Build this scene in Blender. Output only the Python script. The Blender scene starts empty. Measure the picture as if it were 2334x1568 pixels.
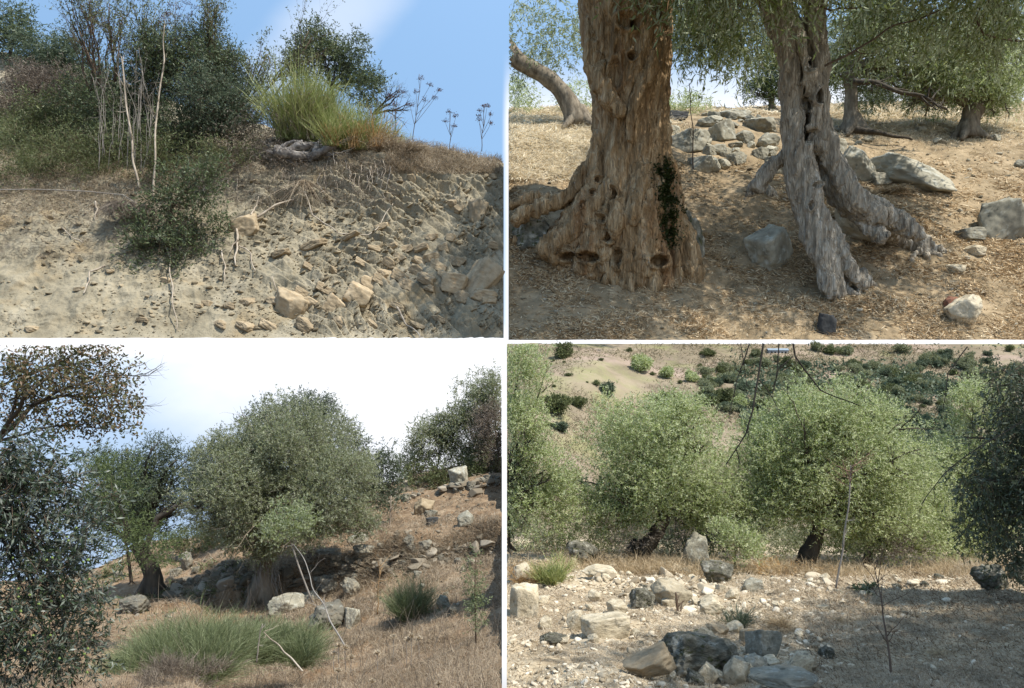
import bpy, math, random
import numpy as np
from mathutils import Vector

# ------------------------------------------------------------------ camera, sky, sun, exposure
SC = bpy.context.scene
COL = SC.collection
F = 1750.0                      # focal length in photo units (photo is 2334 units wide)
CX, CY = 1151.0, 778.0          # where the level line of sight falls
cam_d = bpy.data.cameras.new("camera")
cam = bpy.data.objects.new("camera", cam_d); COL.objects.link(cam)
cam.location = (0, 0, 0); cam.rotation_euler = (math.radians(90), 0, 0)
cam_d.sensor_width = 36.0; cam_d.lens = 36.0 * F / 2334.0
cam_d.shift_x = 16 / 2334.0; cam_d.shift_y = -6 / 2334.0
cam_d.clip_start = 0.05; cam_d.clip_end = 2000
SC.camera = cam

SUNV = Vector((0.42, -0.26, 0.87)).normalized()
sun_d = bpy.data.lights.new("sun", 'SUN'); sun_d.energy = 4.2; sun_d.angle = math.radians(0.6)
sun_d.color = (1.0, 0.955, 0.88)
sun = bpy.data.objects.new("sun", sun_d); COL.objects.link(sun)
sun.rotation_euler = SUNV.to_track_quat('Z', 'Y').to_euler()

SC.view_settings.view_transform = 'Standard'
SC.view_settings.look = 'None'
SC.view_settings.exposure = 0.78
SC.view_settings.gamma = 1.0
SC.cycles.max_bounces = 5
SC.cycles.transparent_max_bounces = 4

def N(nt, typ, **kw):
    n = nt.nodes.new(typ)
    for k, v in kw.items(): setattr(n, k, v)
    return n

def mth(nt, op, a, b=None, c=None, clamp=False):
    n = nt.nodes.new('ShaderNodeMath'); n.operation = op; n.use_clamp = clamp
    for i, v in enumerate((a, b, c)):
        if v is None: continue
        if isinstance(v, (int, float)): n.inputs[i].default_value = v
        else: nt.links.new(v, n.inputs[i])
    return n.outputs[0]

def mixc(nt, fac, a, b):
    n = nt.nodes.new('ShaderNodeMix'); n.data_type = 'RGBA'
    for s, v in ((n.inputs[0], fac), (n.inputs[6], a), (n.inputs[7], b)):
        if isinstance(v, (int, float)): s.default_value = v
        elif isinstance(v, tuple): s.default_value = (*v[:3], 1)
        else: nt.links.new(v, s)
    return n.outputs[2]

def smooth(nt, v, lo, hi):
    n = nt.nodes.new('ShaderNodeMapRange'); n.interpolation_type = 'SMOOTHSTEP'
    nt.links.new(v, n.inputs[0]); n.inputs[1].default_value = lo; n.inputs[2].default_value = hi
    return n.outputs[0]

W = bpy.data.worlds.new("World"); SC.world = W; W.use_nodes = True
nt = W.node_tree; nt.nodes.clear()
wo = N(nt, 'ShaderNodeOutputWorld'); bg = N(nt, 'ShaderNodeBackground'); nt.links.new(bg.outputs[0], wo.inputs[0])
bg.inputs[1].default_value = 0.10
tc = N(nt, 'ShaderNodeTexCoord'); sp = N(nt, 'ShaderNodeSeparateXYZ'); nt.links.new(tc.outputs['Generated'], sp.inputs[0])
X, Yd, Z = sp.outputs
cmb = N(nt, 'ShaderNodeCombineXYZ'); nt.links.new(X, cmb.inputs[0]); nt.links.new(Yd, cmb.inputs[1])
nt.links.new(mth(nt, 'ADD', mth(nt, 'ABSOLUTE', Z), 0.50), cmb.inputs[2])
sky = N(nt, 'ShaderNodeTexSky', sky_type='NISHITA', sun_disc=False)
sky.sun_elevation = math.asin(SUNV.z); sky.sun_rotation = math.atan2(SUNV.x, SUNV.y)
sky.air_density = 1.3; sky.dust_density = 0.4; sky.ozone_density = 3.0
nt.links.new(cmb.outputs[0], sky.inputs[0])
skyb = N(nt, 'ShaderNodeMix', data_type='RGBA', blend_type='MULTIPLY'); skyb.inputs[0].default_value = 1
nt.links.new(sky.outputs[0], skyb.inputs[6]); skyb.inputs[7].default_value = (1.85, 1.85, 1.6, 1)
SKYMUL = skyb
cn = N(nt, 'ShaderNodeTexNoise'); cn.inputs['Scale'].default_value = 3.2; cn.inputs['Detail'].default_value = 6; cn.inputs['Roughness'].default_value = 0.5
mp = N(nt, 'ShaderNodeMapping'); mp.inputs['Scale'].default_value = (1, 1, 2.2); mp.inputs['Location'].default_value = (0.3, 0, 0.1)
nt.links.new(tc.outputs['Generated'], mp.inputs[0]); nt.links.new(mp.outputs[0], cn.inputs[0])
nz = cn.outputs[0]
nzc = mth(nt, 'SUBTRACT', nz, 0.5)
# high thin cloud bank in the north west, thick bright cloud along the horizon
dx = mth(nt, 'ADD', X, 0.20); dz = mth(nt, 'SUBTRACT', Z, 0.375)
along = mth(nt, 'ADD', mth(nt, 'MULTIPLY', dx, 0.75), mth(nt, 'MULTIPLY', dz, 0.66))
across = mth(nt, 'SUBTRACT', mth(nt, 'MULTIPLY', dz, 0.75), mth(nt, 'MULTIPLY', dx, 0.66))
q = mth(nt, 'ADD', mth(nt, 'POWER', mth(nt, 'MULTIPLY', along, 6.0), 2), mth(nt, 'POWER', mth(nt, 'MULTIPLY', across, 24.0), 2))
q = mth(nt, 'ADD', q, mth(nt, 'MULTIPLY', nzc, 3.4))
wisp = mth(nt, 'SUBTRACT', 1.0, smooth(nt, q, -0.7, 1.5))
horiz = mth(nt, 'SUBTRACT', 1.0, smooth(nt, mth(nt, 'ADD', Z, mth(nt, 'MULTIPLY', nzc, 0.04)), 0.006, 0.05))
east = smooth(nt, mth(nt, 'ADD', X, mth(nt, 'MULTIPLY', nzc, 0.004)), -0.005, 0.004)
eastlow = mth(nt, 'MULTIPLY', east, mth(nt, 'SUBTRACT', 1.0, smooth(nt, Z, 0.27, 0.36)))
cl = mth(nt, 'MAXIMUM', mth(nt, 'MULTIPLY', wisp, 0.42), mth(nt, 'MAXIMUM', horiz, mth(nt, 'MULTIPLY', eastlow, 0.9)))
# opening in the cloud low in the west
op = mth(nt, 'ADD', mth(nt, 'MULTIPLY', X, -1.15), mth(nt, 'MULTIPLY', Z, -1.6))
op = mth(nt, 'ADD', op, mth(nt, 'MULTIPLY', nzc, 0.55))
opening = mth(nt, 'MULTIPLY', mth(nt, 'MULTIPLY', smooth(nt, op, 0.33, 0.70), mth(nt, 'SUBTRACT', 1.0, smooth(nt, X, -0.16, -0.05))), mth(nt, 'SUBTRACT', 1.0, smooth(nt, Z, -0.03, -0.005)))
cl = mth(nt, 'MULTIPLY', cl, mth(nt, 'SUBTRACT', 1.0, mth(nt, 'MULTIPLY', opening, 0.75)))
white = mixc(nt, cl, skyb.outputs[2], (6.6, 6.75, 7.1))
# below the horizon, away from the open valley, the world is plain ground
front = mth(nt, 'MULTIPLY', smooth(nt, Yd, 0.2, 0.55), smooth(nt, Z, -0.5, -0.36))
low = mth(nt, 'MULTIPLY', mth(nt, 'SUBTRACT', 1.0, front), mth(nt, 'SUBTRACT', 1.0, smooth(nt, Z, -0.05, 0.0)))
fin = mixc(nt, low, white, (1.5, 1.3, 0.95))
nt.links.new(fin, bg.inputs[0])

# ------------------------------------------------------------------ helpers
RNG = np.random.default_rng(7)
_prm = RNG.permutation(256); _prm = np.concatenate([_prm, _prm, _prm])
_g = RNG.normal(size=(256, 3)); _g /= np.linalg.norm(_g, axis=1)[:, None]
def noise(p):
    p = np.asarray(p, float); sh = p.shape[:-1]; p = p.reshape(-1, 3)
    i = np.floor(p).astype(int); f = p - i; i &= 255
    u = f * f * f * (f * (f * 6 - 15) + 10)
    out = np.zeros(len(p))
    for a in (0, 1):
        wa = u[:, 0] if a else 1 - u[:, 0]
        for b in (0, 1):
            wb = u[:, 1] if b else 1 - u[:, 1]
            for c in (0, 1):
                wc = u[:, 2] if c else 1 - u[:, 2]
                h = _prm[_prm[_prm[(i[:, 0] + a) & 255] + ((i[:, 1] + b) & 255)] + ((i[:, 2] + c) & 255)] & 255
                d = f - (a, b, c)
                out += wa * wb * wc * np.einsum('ij,ij->i', _g[h], d)
    return out.reshape(sh) * 1.5
def fbm(p, o=4):
    p = np.asarray(p, float); s = 0; a = 1
    for k in range(o):
        s = s + a * noise(p * 2 ** k + 17.3 * k); a *= 0.5
    return s
def ridged(p, o=4):
    p = np.asarray(p, float); s = 0; a = 1
    for k in range(o):
        s = s + a * (1 - 2 * np.abs(noise(p * 2 ** k + 9.1 * k))); a *= 0.5
    return s
def P(x, y, Y): return np.array([(x - CX) / F * Y, Y, (CY - y) / F * Y])
def px(v): return CX + v[..., 0] / v[..., 1] * F
def py(v): return CY - v[..., 2] / v[..., 1] * F
BND = {'a': (-1e9, 1148, -1e9, 771), 'b': (1159, 1e9, -1e9, 775), 'c': (-1e9, 1144, 784, 1e9), 'd': (1155, 1e9, 781, 1e9)}
def inside(v, panel):
    x0, x1, y0, y1 = BND[panel]; a = px(v); b = py(v)
    m = (a > x0 - .02) & (a < x1 + .02) & (b > y0 - .02) & (b < y1 + .02)
    if panel == 'd': m |= (a > 2460) & (v[..., 1] > 0)
    return m

class MB:
    def __init__(s): s.v = []; s.f = []; s.r = []; s.n = 0
    def add(s, v, f, r=None):
        v = np.asarray(v, float).reshape(-1, 3); f = np.asarray(f, int)
        s.v.append(v); s.f.append(f + s.n); s.n += len(v)
        s.r.append(np.full(len(f), 0.5) if r is None else np.broadcast_to(np.asarray(r, float), (len(f),)))
    def tube(s, pts, rad, sides=6, r=None, cap=True):
        p = np.asarray(pts, float); n = len(p)
        rad = np.broadcast_to(np.asarray(rad, float), (n,)) if np.ndim(rad) == 0 else np.asarray(rad, float)
        t = np.gradient(p, axis=0); t /= np.linalg.norm(t, axis=1)[:, None] + 1e-9
        ref = np.array([0.13, 1, 0.21]) if abs(t[0][1]) < .8 else np.array([1, .1, .2])
        u = np.cross(t, ref); u /= np.linalg.norm(u, axis=1)[:, None] + 1e-9
        w = np.cross(t, u)
        a = np.arange(sides) / sides * 2 * math.pi
        v = p[:, None] + rad[:, None, None] * (np.cos(a)[None, :, None] * u[:, None] + np.sin(a)[None, :, None] * w[:, None])
        i = np.arange(n - 1)[:, None] * sides; j = np.arange(sides)[None]; k = (j + 1) % sides
        f = np.stack([i + j, i + k, i + sides + k, i + sides + j], -1).reshape(-1, 4)
        if cap:
            v = np.concatenate([v.reshape(-1, 3), p[:1], p[-1:]]); c0 = n * sides; c1 = c0 + 1
            s.add(v, f, r)
            b = s.n - len(v); j = np.arange(sides); k = (j + 1) % sides
            s.f.append(np.stack([np.full(sides, c0), k, j], -1) + b); s.r.append(np.full(sides, .5 if r is None else r))
            s.f.append(np.stack([np.full(sides, c1), (n - 1) * sides + j, (n - 1) * sides + k], -1) + b); s.r.append(np.full(sides, .5 if r is None else r))
        else: s.add(v, f, r)
    def leaves(s, c, d, L, w, rnd, panel=None):
        """pointed leaf quads: base c, direction d, length L, width w"""
        n = len(c)
        if n == 0: return
        q = RNG.normal(size=(n, 3)); sd = np.cross(d, q); sd /= np.linalg.norm(sd, axis=1)[:, None] + 1e-9
        L = np.broadcast_to(L, (n,))[:, None]; w = np.broadcast_to(w, (n,))[:, None]
        tip = c + d * L; mid = c + d * L * .45
        v = np.stack([c, mid + sd * w * .5, tip, mid - sd * w * .5], 1)
        r = np.broadcast_to(rnd, (n,))
        if panel:
            m = inside(v, panel).all(1); v = v[m]; r = r[m]; n = len(v)
        if n: s.add(v.reshape(-1, 3), np.arange(4 * n).reshape(n, 4), r)
    def blades(s, c, d, L, w, bend, rnd, panel=None, segs=3):
        """curved thin stems that droop by 'bend' times their length"""
        n = len(c)
        if n == 0: return
        L = np.broadcast_to(L, (n,)); w = np.broadcast_to(w, (n,)); bend = np.broadcast_to(bend, (n,))
        q = RNG.normal(size=(n, 3)); sd = np.cross(d, q); sd /= np.linalg.norm(sd, axis=1)[:, None] + 1e-9
        side = RNG.normal(size=(n, 3)); side[:, 2] = 0
        rows = []
        for k in range(segs + 1):
            t = k / segs
            p = c + d * (L * t)[:, None] + (side * .35 + np.array([0, 0, -.8])) * (bend * L * t * t)[:, None]
            ww = (w * (1 - .75 * t) * .5)[:, None]
            rows += [p - sd * ww, p + sd * ww]
        v = np.stack(rows, 1); r = np.broadcast_to(rnd, (n,))
        if panel:
            m = inside(v, panel).all(1); v = v[m]; r = r[m]; n = len(v)
        if n == 0: return
        k = 2 * (segs + 1); b = np.arange(n)[:, None] * k
        f = np.concatenate([np.stack([b[:, 0] + 2 * i, b[:, 0] + 2 * i + 1, b[:, 0] + 2 * i + 3, b[:, 0] + 2 * i + 2], -1) for i in range(segs)])
        s.add(v.reshape(-1, 3), f, np.tile(r, segs))
    def build(s, name, mat, parent=None, smooth=False, clip=None):
        if not s.v: s.add([[0, 0, 0], [0, 0, .001], [0.001, 0, 0]], [[0, 1, 2]])
        v = np.concatenate(s.v)
        me = bpy.data.meshes.new(name)
        fs, rs = s.f, s.r
        if clip:
            ok = inside(v, clip)
            nf, nr = [], []
            for f, r in zip(fs, rs):
                m = ok[f].all(1); nf.append(f[m]); nr.append(np.asarray(r)[m])
            fs, rs = [x for x in nf if len(x)], [y for x, y in zip(nf, nr) if len(x)]
            used = np.zeros(len(v), bool)
            for f in fs: used[f.ravel()] = True
            if used.any():
                mp_ = np.cumsum(used) - 1; v = v[used]; fs = [mp_[f] for f in fs]
        loops = np.concatenate([f.ravel() for f in fs]); tot = np.concatenate([np.full(len(f), f.shape[1]) for f in fs])
        off = parent_loc(parent)
        v = v - off
        me.vertices.add(len(v)); me.vertices.foreach_set('co', v.ravel())
        me.loops.add(len(loops)); me.loops.foreach_set('vertex_index', loops.astype(np.int32))
        me.polygons.add(len(tot)); st = np.concatenate([[0], np.cumsum(tot)[:-1]])
        me.polygons.foreach_set('loop_start', st.astype(np.int32))
        try: me.polygons.foreach_set('loop_total', tot.astype(np.int32))
        except Exception: pass
        me.update(calc_edges=True)
        at = me.attributes.new('rnd', 'FLOAT', 'FACE'); at.data.foreach_set('value', np.concatenate(rs).astype(np.float32))
        if smooth: me.polygons.foreach_set('use_smooth', np.ones(len(tot), bool))
        me.materials.append(mat)
        o = bpy.data.objects.new(name, me); COL.objects.link(o)
        if parent is not None: o.parent = parent
        return o
def parent_loc(p):
    if p is None: return np.zeros(3)
    l = np.array(p.location)
    while p.parent is not None: p = p.parent; l = l + np.array(p.location)
    return l
def tag(o, label, cat, group=None, kind=None):
    if label: o['label'] = label
    if cat: o['category'] = cat
    if group: o['group'] = group
    if kind: o['kind'] = kind
    return o
def thing(name, label, cat, loc, group=None):
    o = bpy.data.objects.new(name, None); COL.objects.link(o); o.location = tuple(loc); o.empty_display_size = .1
    return tag(o, label, cat, group)
def recenter(o):
    """single-mesh thing: put its origin at its own base"""
    me = o.data; n = len(me.vertices); v = np.empty(n * 3, np.float32); me.vertices.foreach_get('co', v); v = v.reshape(-1, 3)
    c = np.array([(v[:, 0].min() + v[:, 0].max()) / 2, (v[:, 1].min() + v[:, 1].max()) / 2, v[:, 2].min()], np.float32)
    me.vertices.foreach_set('co', (v - c).ravel()); me.update(); o.location = tuple(float(x) + y for x, y in zip(c, o.location)); return o

# ------------------------------------------------------------------ materials
def lin(r, g, b):
    f = lambda c: (c / 255 / 12.92) if c / 255 <= .04045 else ((c / 255 + .055) / 1.055) ** 2.4
    return (f(r), f(g), f(b))
def newmat(name):
    m = bpy.data.materials.new(name); m.use_nodes = True; nt = m.node_tree; nt.nodes.clear()
    return m, nt, N(nt, 'ShaderNodeOutputMaterial')
def ramp(nt, fac, stops):
    n = N(nt, 'ShaderNodeValToRGB'); cr = n.color_ramp
    while len(cr.elements) > 1: cr.elements.remove(cr.elements[-1])
    cr.elements[0].position = stops[0][0]; cr.elements[0].color = (*stops[0][1], 1)
    for p_, c in stops[1:]:
        e = cr.elements.new(p_); e.color = (*c, 1)
    nt.links.new(fac, n.inputs[0]); return n.outputs[0]
def leafmat(name, cols, back=None, trans=.3, rough=.5, spec=.3):
    m, nt, out = newmat(name)
    at = N(nt, 'ShaderNodeAttribute', attribute_name='rnd')
    k = len(cols); c = ramp(nt, at.outputs['Fac'], [(i / (k - 1), x) for i, x in enumerate(cols)])
    if back:
        ge = N(nt, 'ShaderNodeNewGeometry'); c = mixc(nt, ge.outputs['Backfacing'], c, back)
    b = N(nt, 'ShaderNodeBsdfPrincipled'); nt.links.new(c, b.inputs['Base Color']); b.inputs['Roughness'].default_value = rough
    b.inputs['Specular IOR Level'].default_value = spec
    t = N(nt, 'ShaderNodeBsdfTranslucent'); nt.links.new(c, t.inputs[0])
    mx = N(nt, 'ShaderNodeMixShader'); mx.inputs[0].default_value = trans
    nt.links.new(b.outputs[0], mx.inputs[1]); nt.links.new(t.outputs[0], mx.inputs[2]); nt.links.new(mx.outputs[0], out.inputs[0])
    return m
def solidmat(name, cols, scale=3.0, cracks=None, stretch=(1, 1, 1), bump=.4, bscale=12, rough=.9, detail=8, spots=None, coord='Object', dist=.05, rot=(0, 0, 0), perobj=0):
    m, nt, out = newmat(name)
    tcn = N(nt, 'ShaderNodeTexCoord'); mpn = N(nt, 'ShaderNodeMapping'); mpn.inputs['Scale'].default_value = stretch; mpn.inputs['Rotation'].default_value = rot
    nt.links.new(tcn.outputs[coord], mpn.inputs[0])
    vec = mpn.outputs[0]
    if perobj:
        oi = N(nt, 'ShaderNodeObjectInfo'); va = N(nt, 'ShaderNodeVectorMath', operation='ADD'); cx = N(nt, 'ShaderNodeCombineXYZ')
        ml = mth(nt, 'MULTIPLY', oi.outputs['Random'], 50.0)
        nt.links.new(ml, cx.inputs[0]); nt.links.new(ml, cx.inputs[1]); nt.links.new(vec, va.inputs[0]); nt.links.new(cx.outputs[0], va.inputs[1]); vec = va.outputs[0]
    n1 = N(nt, 'ShaderNodeTexNoise'); n1.inputs['Scale'].default_value = scale; n1.inputs['Detail'].default_value = detail; n1.inputs['Roughness'].default_value = .65
    nt.links.new(vec, n1.inputs[0])
    k = len(cols); c = ramp(nt, n1.outputs[0], [(.3 + .4 * i / (k - 1), x) for i, x in enumerate(cols)])
    n2 = N(nt, 'ShaderNodeTexNoise'); n2.inputs['Scale'].default_value = bscale; n2.inputs['Detail'].default_value = 8; n2.inputs['Roughness'].default_value = .7
    nt.links.new(vec, n2.inputs[0])
    if spots:
        for (col, sc, lo, hi, amt) in spots:
            n3 = N(nt, 'ShaderNodeTexNoise'); n3.inputs['Scale'].default_value = sc; n3.inputs['Detail'].default_value = 6; n3.inputs['Roughness'].default_value = .6
            nt.links.new(vec, n3.inputs[0]); c = mixc(nt, mth(nt, 'MULTIPLY', smooth(nt, n3.outputs[0], lo, hi), amt), c, col)
    if perobj:
        hv = N(nt, 'ShaderNodeHueSaturation'); nt.links.new(mth(nt, 'MULTIPLY_ADD', oi.outputs['Random'], perobj, 1 - perobj / 2), hv.inputs['Value']); nt.links.new(c, hv.inputs['Color']); c = hv.outputs[0]
    hgt = n2.outputs[0]
    if cracks:
        sc_, amt, dep = cracks
        nv = N(nt, 'ShaderNodeTexNoise'); nv.inputs['Scale'].default_value = sc_ * .8; nt.links.new(vec, nv.inputs[0])
        va2 = N(nt, 'ShaderNodeVectorMath', operation='MULTIPLY_ADD'); nt.links.new(nv.outputs['Color'], va2.inputs[0]); va2.inputs[1].default_value = (2.6 / sc_,) * 3; nt.links.new(vec, va2.inputs[2])
        vo = N(nt, 'ShaderNodeTexVoronoi', feature='DISTANCE_TO_EDGE'); vo.inputs['Scale'].default_value = sc_; nt.links.new(va2.outputs[0], vo.inputs[0])
        ck = smooth(nt, vo.outputs[0], -0.02, .22); c = mixc(nt, mth(nt, 'MULTIPLY', mth(nt, 'SUBTRACT', 1.0, ck), amt), c, dep)
        hgt = mth(nt, 'ADD', mth(nt, 'MULTIPLY', hgt, .7), ck)
    b = N(nt, 'ShaderNodeBsdfPrincipled'); nt.links.new(c, b.inputs['Base Color']); b.inputs['Roughness'].default_value = rough; b.inputs['Specular IOR Level'].default_value = .15
    bp = N(nt, 'ShaderNodeBump'); bp.inputs['Strength'].default_value = bump; bp.inputs['Distance'].default_value = dist
    nt.links.new(hgt, bp.inputs['Height']); nt.links.new(bp.outputs[0], b.inputs['Normal'])
    nt.links.new(b.outputs[0], out.inputs[0])
    return m

# ------------------------------------------------------------------ terrain
def gsm(a, s, ax):
    k = np.exp(-.5 * (np.arange(-3 * s, 3 * s + 1) / s) ** 2); k /= k.sum()
    pad = [(0, 0), (0, 0)]; pad[ax] = (3 * s, 3 * s); a = np.pad(a, pad, mode='edge' )
    return np.apply_along_axis(lambda r: np.convolve(r, k, 'valid'), ax, a)
class Ground:
    def __init__(s, name, cols, rows, nx, ny, x0, x1, disp, mat, panel, sm=4):
        s.xs = np.linspace(x0, x1, nx)
        Yc = np.array([r[0] for r in rows], float); Yv = np.array([np.interp(s.xs, cols, r[1]) for r in rows])   # rows x nx
        zc = (CY - Yv) / F * Yc[:, None]
        # sample density follows what the rows ask for
        par = np.linspace(0, len(rows) - 1, ny); s.Y = np.interp(par, np.arange(len(rows)), Yc)
        z = np.stack([np.interp(s.Y, Yc, zc[:, i]) for i in range(nx)], 0)
        z = gsm(z, sm * 2, 0); zz = gsm(z, sm, 1); z = zz
        tx = (s.xs - CX) / F
        p = np.stack([tx[:, None] * s.Y[None], np.broadcast_to(s.Y, z.shape), z], -1).copy()
        p = disp(p, s.xs[:, None] + 0 * z, par[None, :] + 0 * z)
        p[..., 0] = tx[:, None] * p[..., 1]
        lo_, hi_ = BND[panel][2:]
        if hi_ < 1e8: p[..., 2] = np.maximum(p[..., 2], (CY - hi_) / F * p[..., 1])
        if lo_ > -1e8: p[..., 2] = np.minimum(p[..., 2], (CY - lo_) / F * p[..., 1])
        s.panel = panel
        s.p = p; s.tx = p[..., 0] / p[..., 1]; s.pyy = py(p); s.nx, s.ny = nx, ny
        i = np.arange(nx - 1)[:, None] * ny; j = np.arange(ny - 1)[None]
        f = np.stack([i + j, i + ny + j, i + ny + j + 1, i + j + 1], -1).reshape(-1, 4)
        mb = MB(); mb.add(p.reshape(-1, 3), f)
        s.o = mb.build(name, mat, smooth=False, clip=panel); tag(s.o, None, None, kind='structure')
        # visible screen area of each cell
        mn = np.minimum.accumulate(s.pyy, axis=1); vis = s.pyy[:, 1:] < mn[:, :-1] + 3
        s.w = np.clip(mn[:, :-1] - s.pyy[:, 1:], 0.02, 60)[:-1] * vis[:-1]
        s.cx = px(p)[:-1, :-1]; s.cy = s.pyy[:-1, :-1]
    def at(s, x, y):
        i = int(np.clip(np.searchsorted(s.xs, x), 0, s.nx - 1)); c = s.pyy[i]
        j = np.nonzero(c <= y)[0]; j = j[0] if len(j) else int(np.argmin(c))
        q = s.p[i, j]; return P(x, min(y, c[j]) if not len(np.nonzero(c <= y)[0]) else y, q[1]) if j > 0 else q.copy()
    def scatter(s, n, mask=None):
        w = s.w.copy()
        if mask is not None: w = w * np.clip(mask(s.cx, s.cy, s.p[:-1, :-1]), 0, None)
        c = np.cumsum(w.ravel())
        if c[-1] <= 0: return np.zeros((0, 3))
        k = np.searchsorted(c, RNG.random(n) * c[-1]); k = np.clip(k, 0, len(c) - 1)
        i, j = np.unravel_index(k, w.shape); u = RNG.random((n, 1)); v = RNG.random((n, 1))
        p = s.p; return (p[i, j] * (1 - u) * (1 - v) + p[i + 1, j] * u * (1 - v) + p[i, j + 1] * (1 - u) * v + p[i + 1, j + 1] * u * v)

def edgefade(par, lo=.0, hi=.25): return np.clip((par - lo) / (hi - lo), 0, 1)

#@MATS
#@A
# ------------------------------------------------------------------ shared builders: rocks, trees, shrubs
import bmesh
def _ico():
    bm = bmesh.new(); bmesh.ops.create_icosphere(bm, subdivisions=5, radius=1)
    v = np.array([x.co[:] for x in bm.verts]); f = np.array([[q.index for q in x.verts] for x in bm.faces]); bm.free(); return v, f
ICO = _ico()
def rock_mesh(seed, boxy=True, cuts=11, rough=.055, name='rock', crag=0, box=.24):
    r = np.random.default_rng(seed); d, f = ICO
    ns = []; hs = []
    if boxy:
        for ax in range(3):
            for sg in (-1, 1):
                n = r.normal(size=3) * box; n[ax] += sg; ns.append(n / np.linalg.norm(n)); hs.append(r.uniform(.8, 1))
    else:
        for _ in range(9):
            n = r.normal(size=3); ns.append(n / np.linalg.norm(n)); hs.append(r.uniform(.7, 1))
    for _ in range(cuts):
        n = r.normal(size=3); ns.append(n / np.linalg.norm(n)); hs.append(r.uniform(.9, 1.2) if boxy else r.uniform(.8, 1.1))
    ns = np.array(ns); hs = np.array(hs); dt = d @ ns.T
    rad = np.min(np.where(dt > .05, hs / np.maximum(dt, .05), 9), axis=1); rad = np.minimum(rad, 1.55)
    v = d * rad[:, None]
    v += d * (fbm(v * 2.1 + seed * 3.7, 4) * rough * 1.6 + ridged(v * 6 + seed, 2) * rough * .35)[:, None]
    if crag: v += d * (ridged(v * 1.5 + seed * 2, 5) * crag + fbm(v * 4 + seed, 3) * crag * .5)[:, None]
    mx = np.abs(v).max(0); v /= mx
    v[:, 2] += .75
    mb = MB(); mb.add(v, f)
    o = mb.build(name, M['rock_b']); me = o.data; bpy.data.objects.remove(o); me.materials.clear(); return me
_rocks = {}
def rock(g, x, y, w, h, lab, grp=None, mat='rock_b', seed=None, rz=None, tilt=(0, 0), deep=.9, cat='rock', name='rock', boxy=True, at=None, sink=.2, Yoff=0):
    """w, h: size seen in the photo (photo units); x, y: middle of its foot"""
    x0, x1 = BND[g.panel][:2]; x = min(max(x, x0 + w * .56 + 2), x1 - w * .56 - 2)
    y = min(y, BND[g.panel][3] - .3 * h - (.4 * w if g.panel == 'a' else 0))
    p = g.at(x, y) if at is None else at
    if Yoff: p = P(x, y, p[1] + Yoff)
    seed = int(RNG.integers(0, 14)) if seed is None else seed
    key = (seed, boxy, mat)
    if key not in _rocks:
        me = rock_mesh(seed, boxy, box=.2 if mat == 'rock_a' else .24, cuts=9 if mat == 'rock_a' else 11, crag=.13 if mat in ('rock_moss', 'rock_c') else 0); me.materials.append(M[mat]); _rocks[key] = me
    o = bpy.data.objects.new(name, _rocks[key]); COL.objects.link(o)
    s = p[1] / F; W2, H2 = w * s / 2, h * s / (1.75 - sink)
    o.scale = (W2, W2 * deep, H2)
    o.location = (p[0], p[1] + W2 * deep * .45, p[2] - H2 * sink)
    o.rotation_euler = (math.radians(tilt[0]), math.radians(tilt[1]), math.radians(RNG.uniform(-25, 25) if rz is None else rz))
    return tag(o, lab, cat, grp)

def bez(a, b, c, n=10):
    t = np.linspace(0, 1, n)[:, None]; a, b, c = map(np.asarray, (a, b, c)); return a * (1 - t) ** 2 + 2 * b * t * (1 - t) + c * t * t
def wobble(p, amp, sc=1.0):
    p = np.asarray(p, float); o = RNG.random(3) * 50
    L = np.linalg.norm(p[-1] - p[0]) + 1e-6; q = p / L * 4 * sc
    w = np.stack([noise(q + o), noise(q + o + 31), noise(q + o + 77)], -1) * amp * L
    t = np.linspace(0, 1, len(p)); return p + w * np.minimum(1, t * 5)[:, None]
def branch(mb, a, d, L, r, depth, spread=.6, n=9, kids=5, amp=.06, up=.1, panel=None, tips=None, sides=5, taper=.25):
    a = np.asarray(a, float); d = np.asarray(d, float); d = d / np.linalg.norm(d)
    b = a + d * L; m = (a + b) / 2 + RNG.normal(size=3) * L * .08 
    p = wobble(bez(a, m, b + np.array([0, 0, up * L]), n), amp)
    mb.tube(p, np.linspace(r, r * taper, n), sides if depth > 1 else 4)
    if tips is not None and depth <= 1: tips.append((p[-1], d)); tips.append((p[n // 2], d))
    if depth <= 0: return
    for k in range(kids):
        t = .3 + .7 * (k + RNG.random()) / kids; i = min(n - 1, int(t * (n - 1)))
        dd = d + RNG.normal(size=3) * spread; dd[2] += up
        branch(mb, p[i], dd, L * RNG.uniform(.35, .6), r * (1 - .7 * t) * .6, depth - 1, spread, max(5, n - 2), kids, amp, up, panel, tips, sides, taper)

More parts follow.
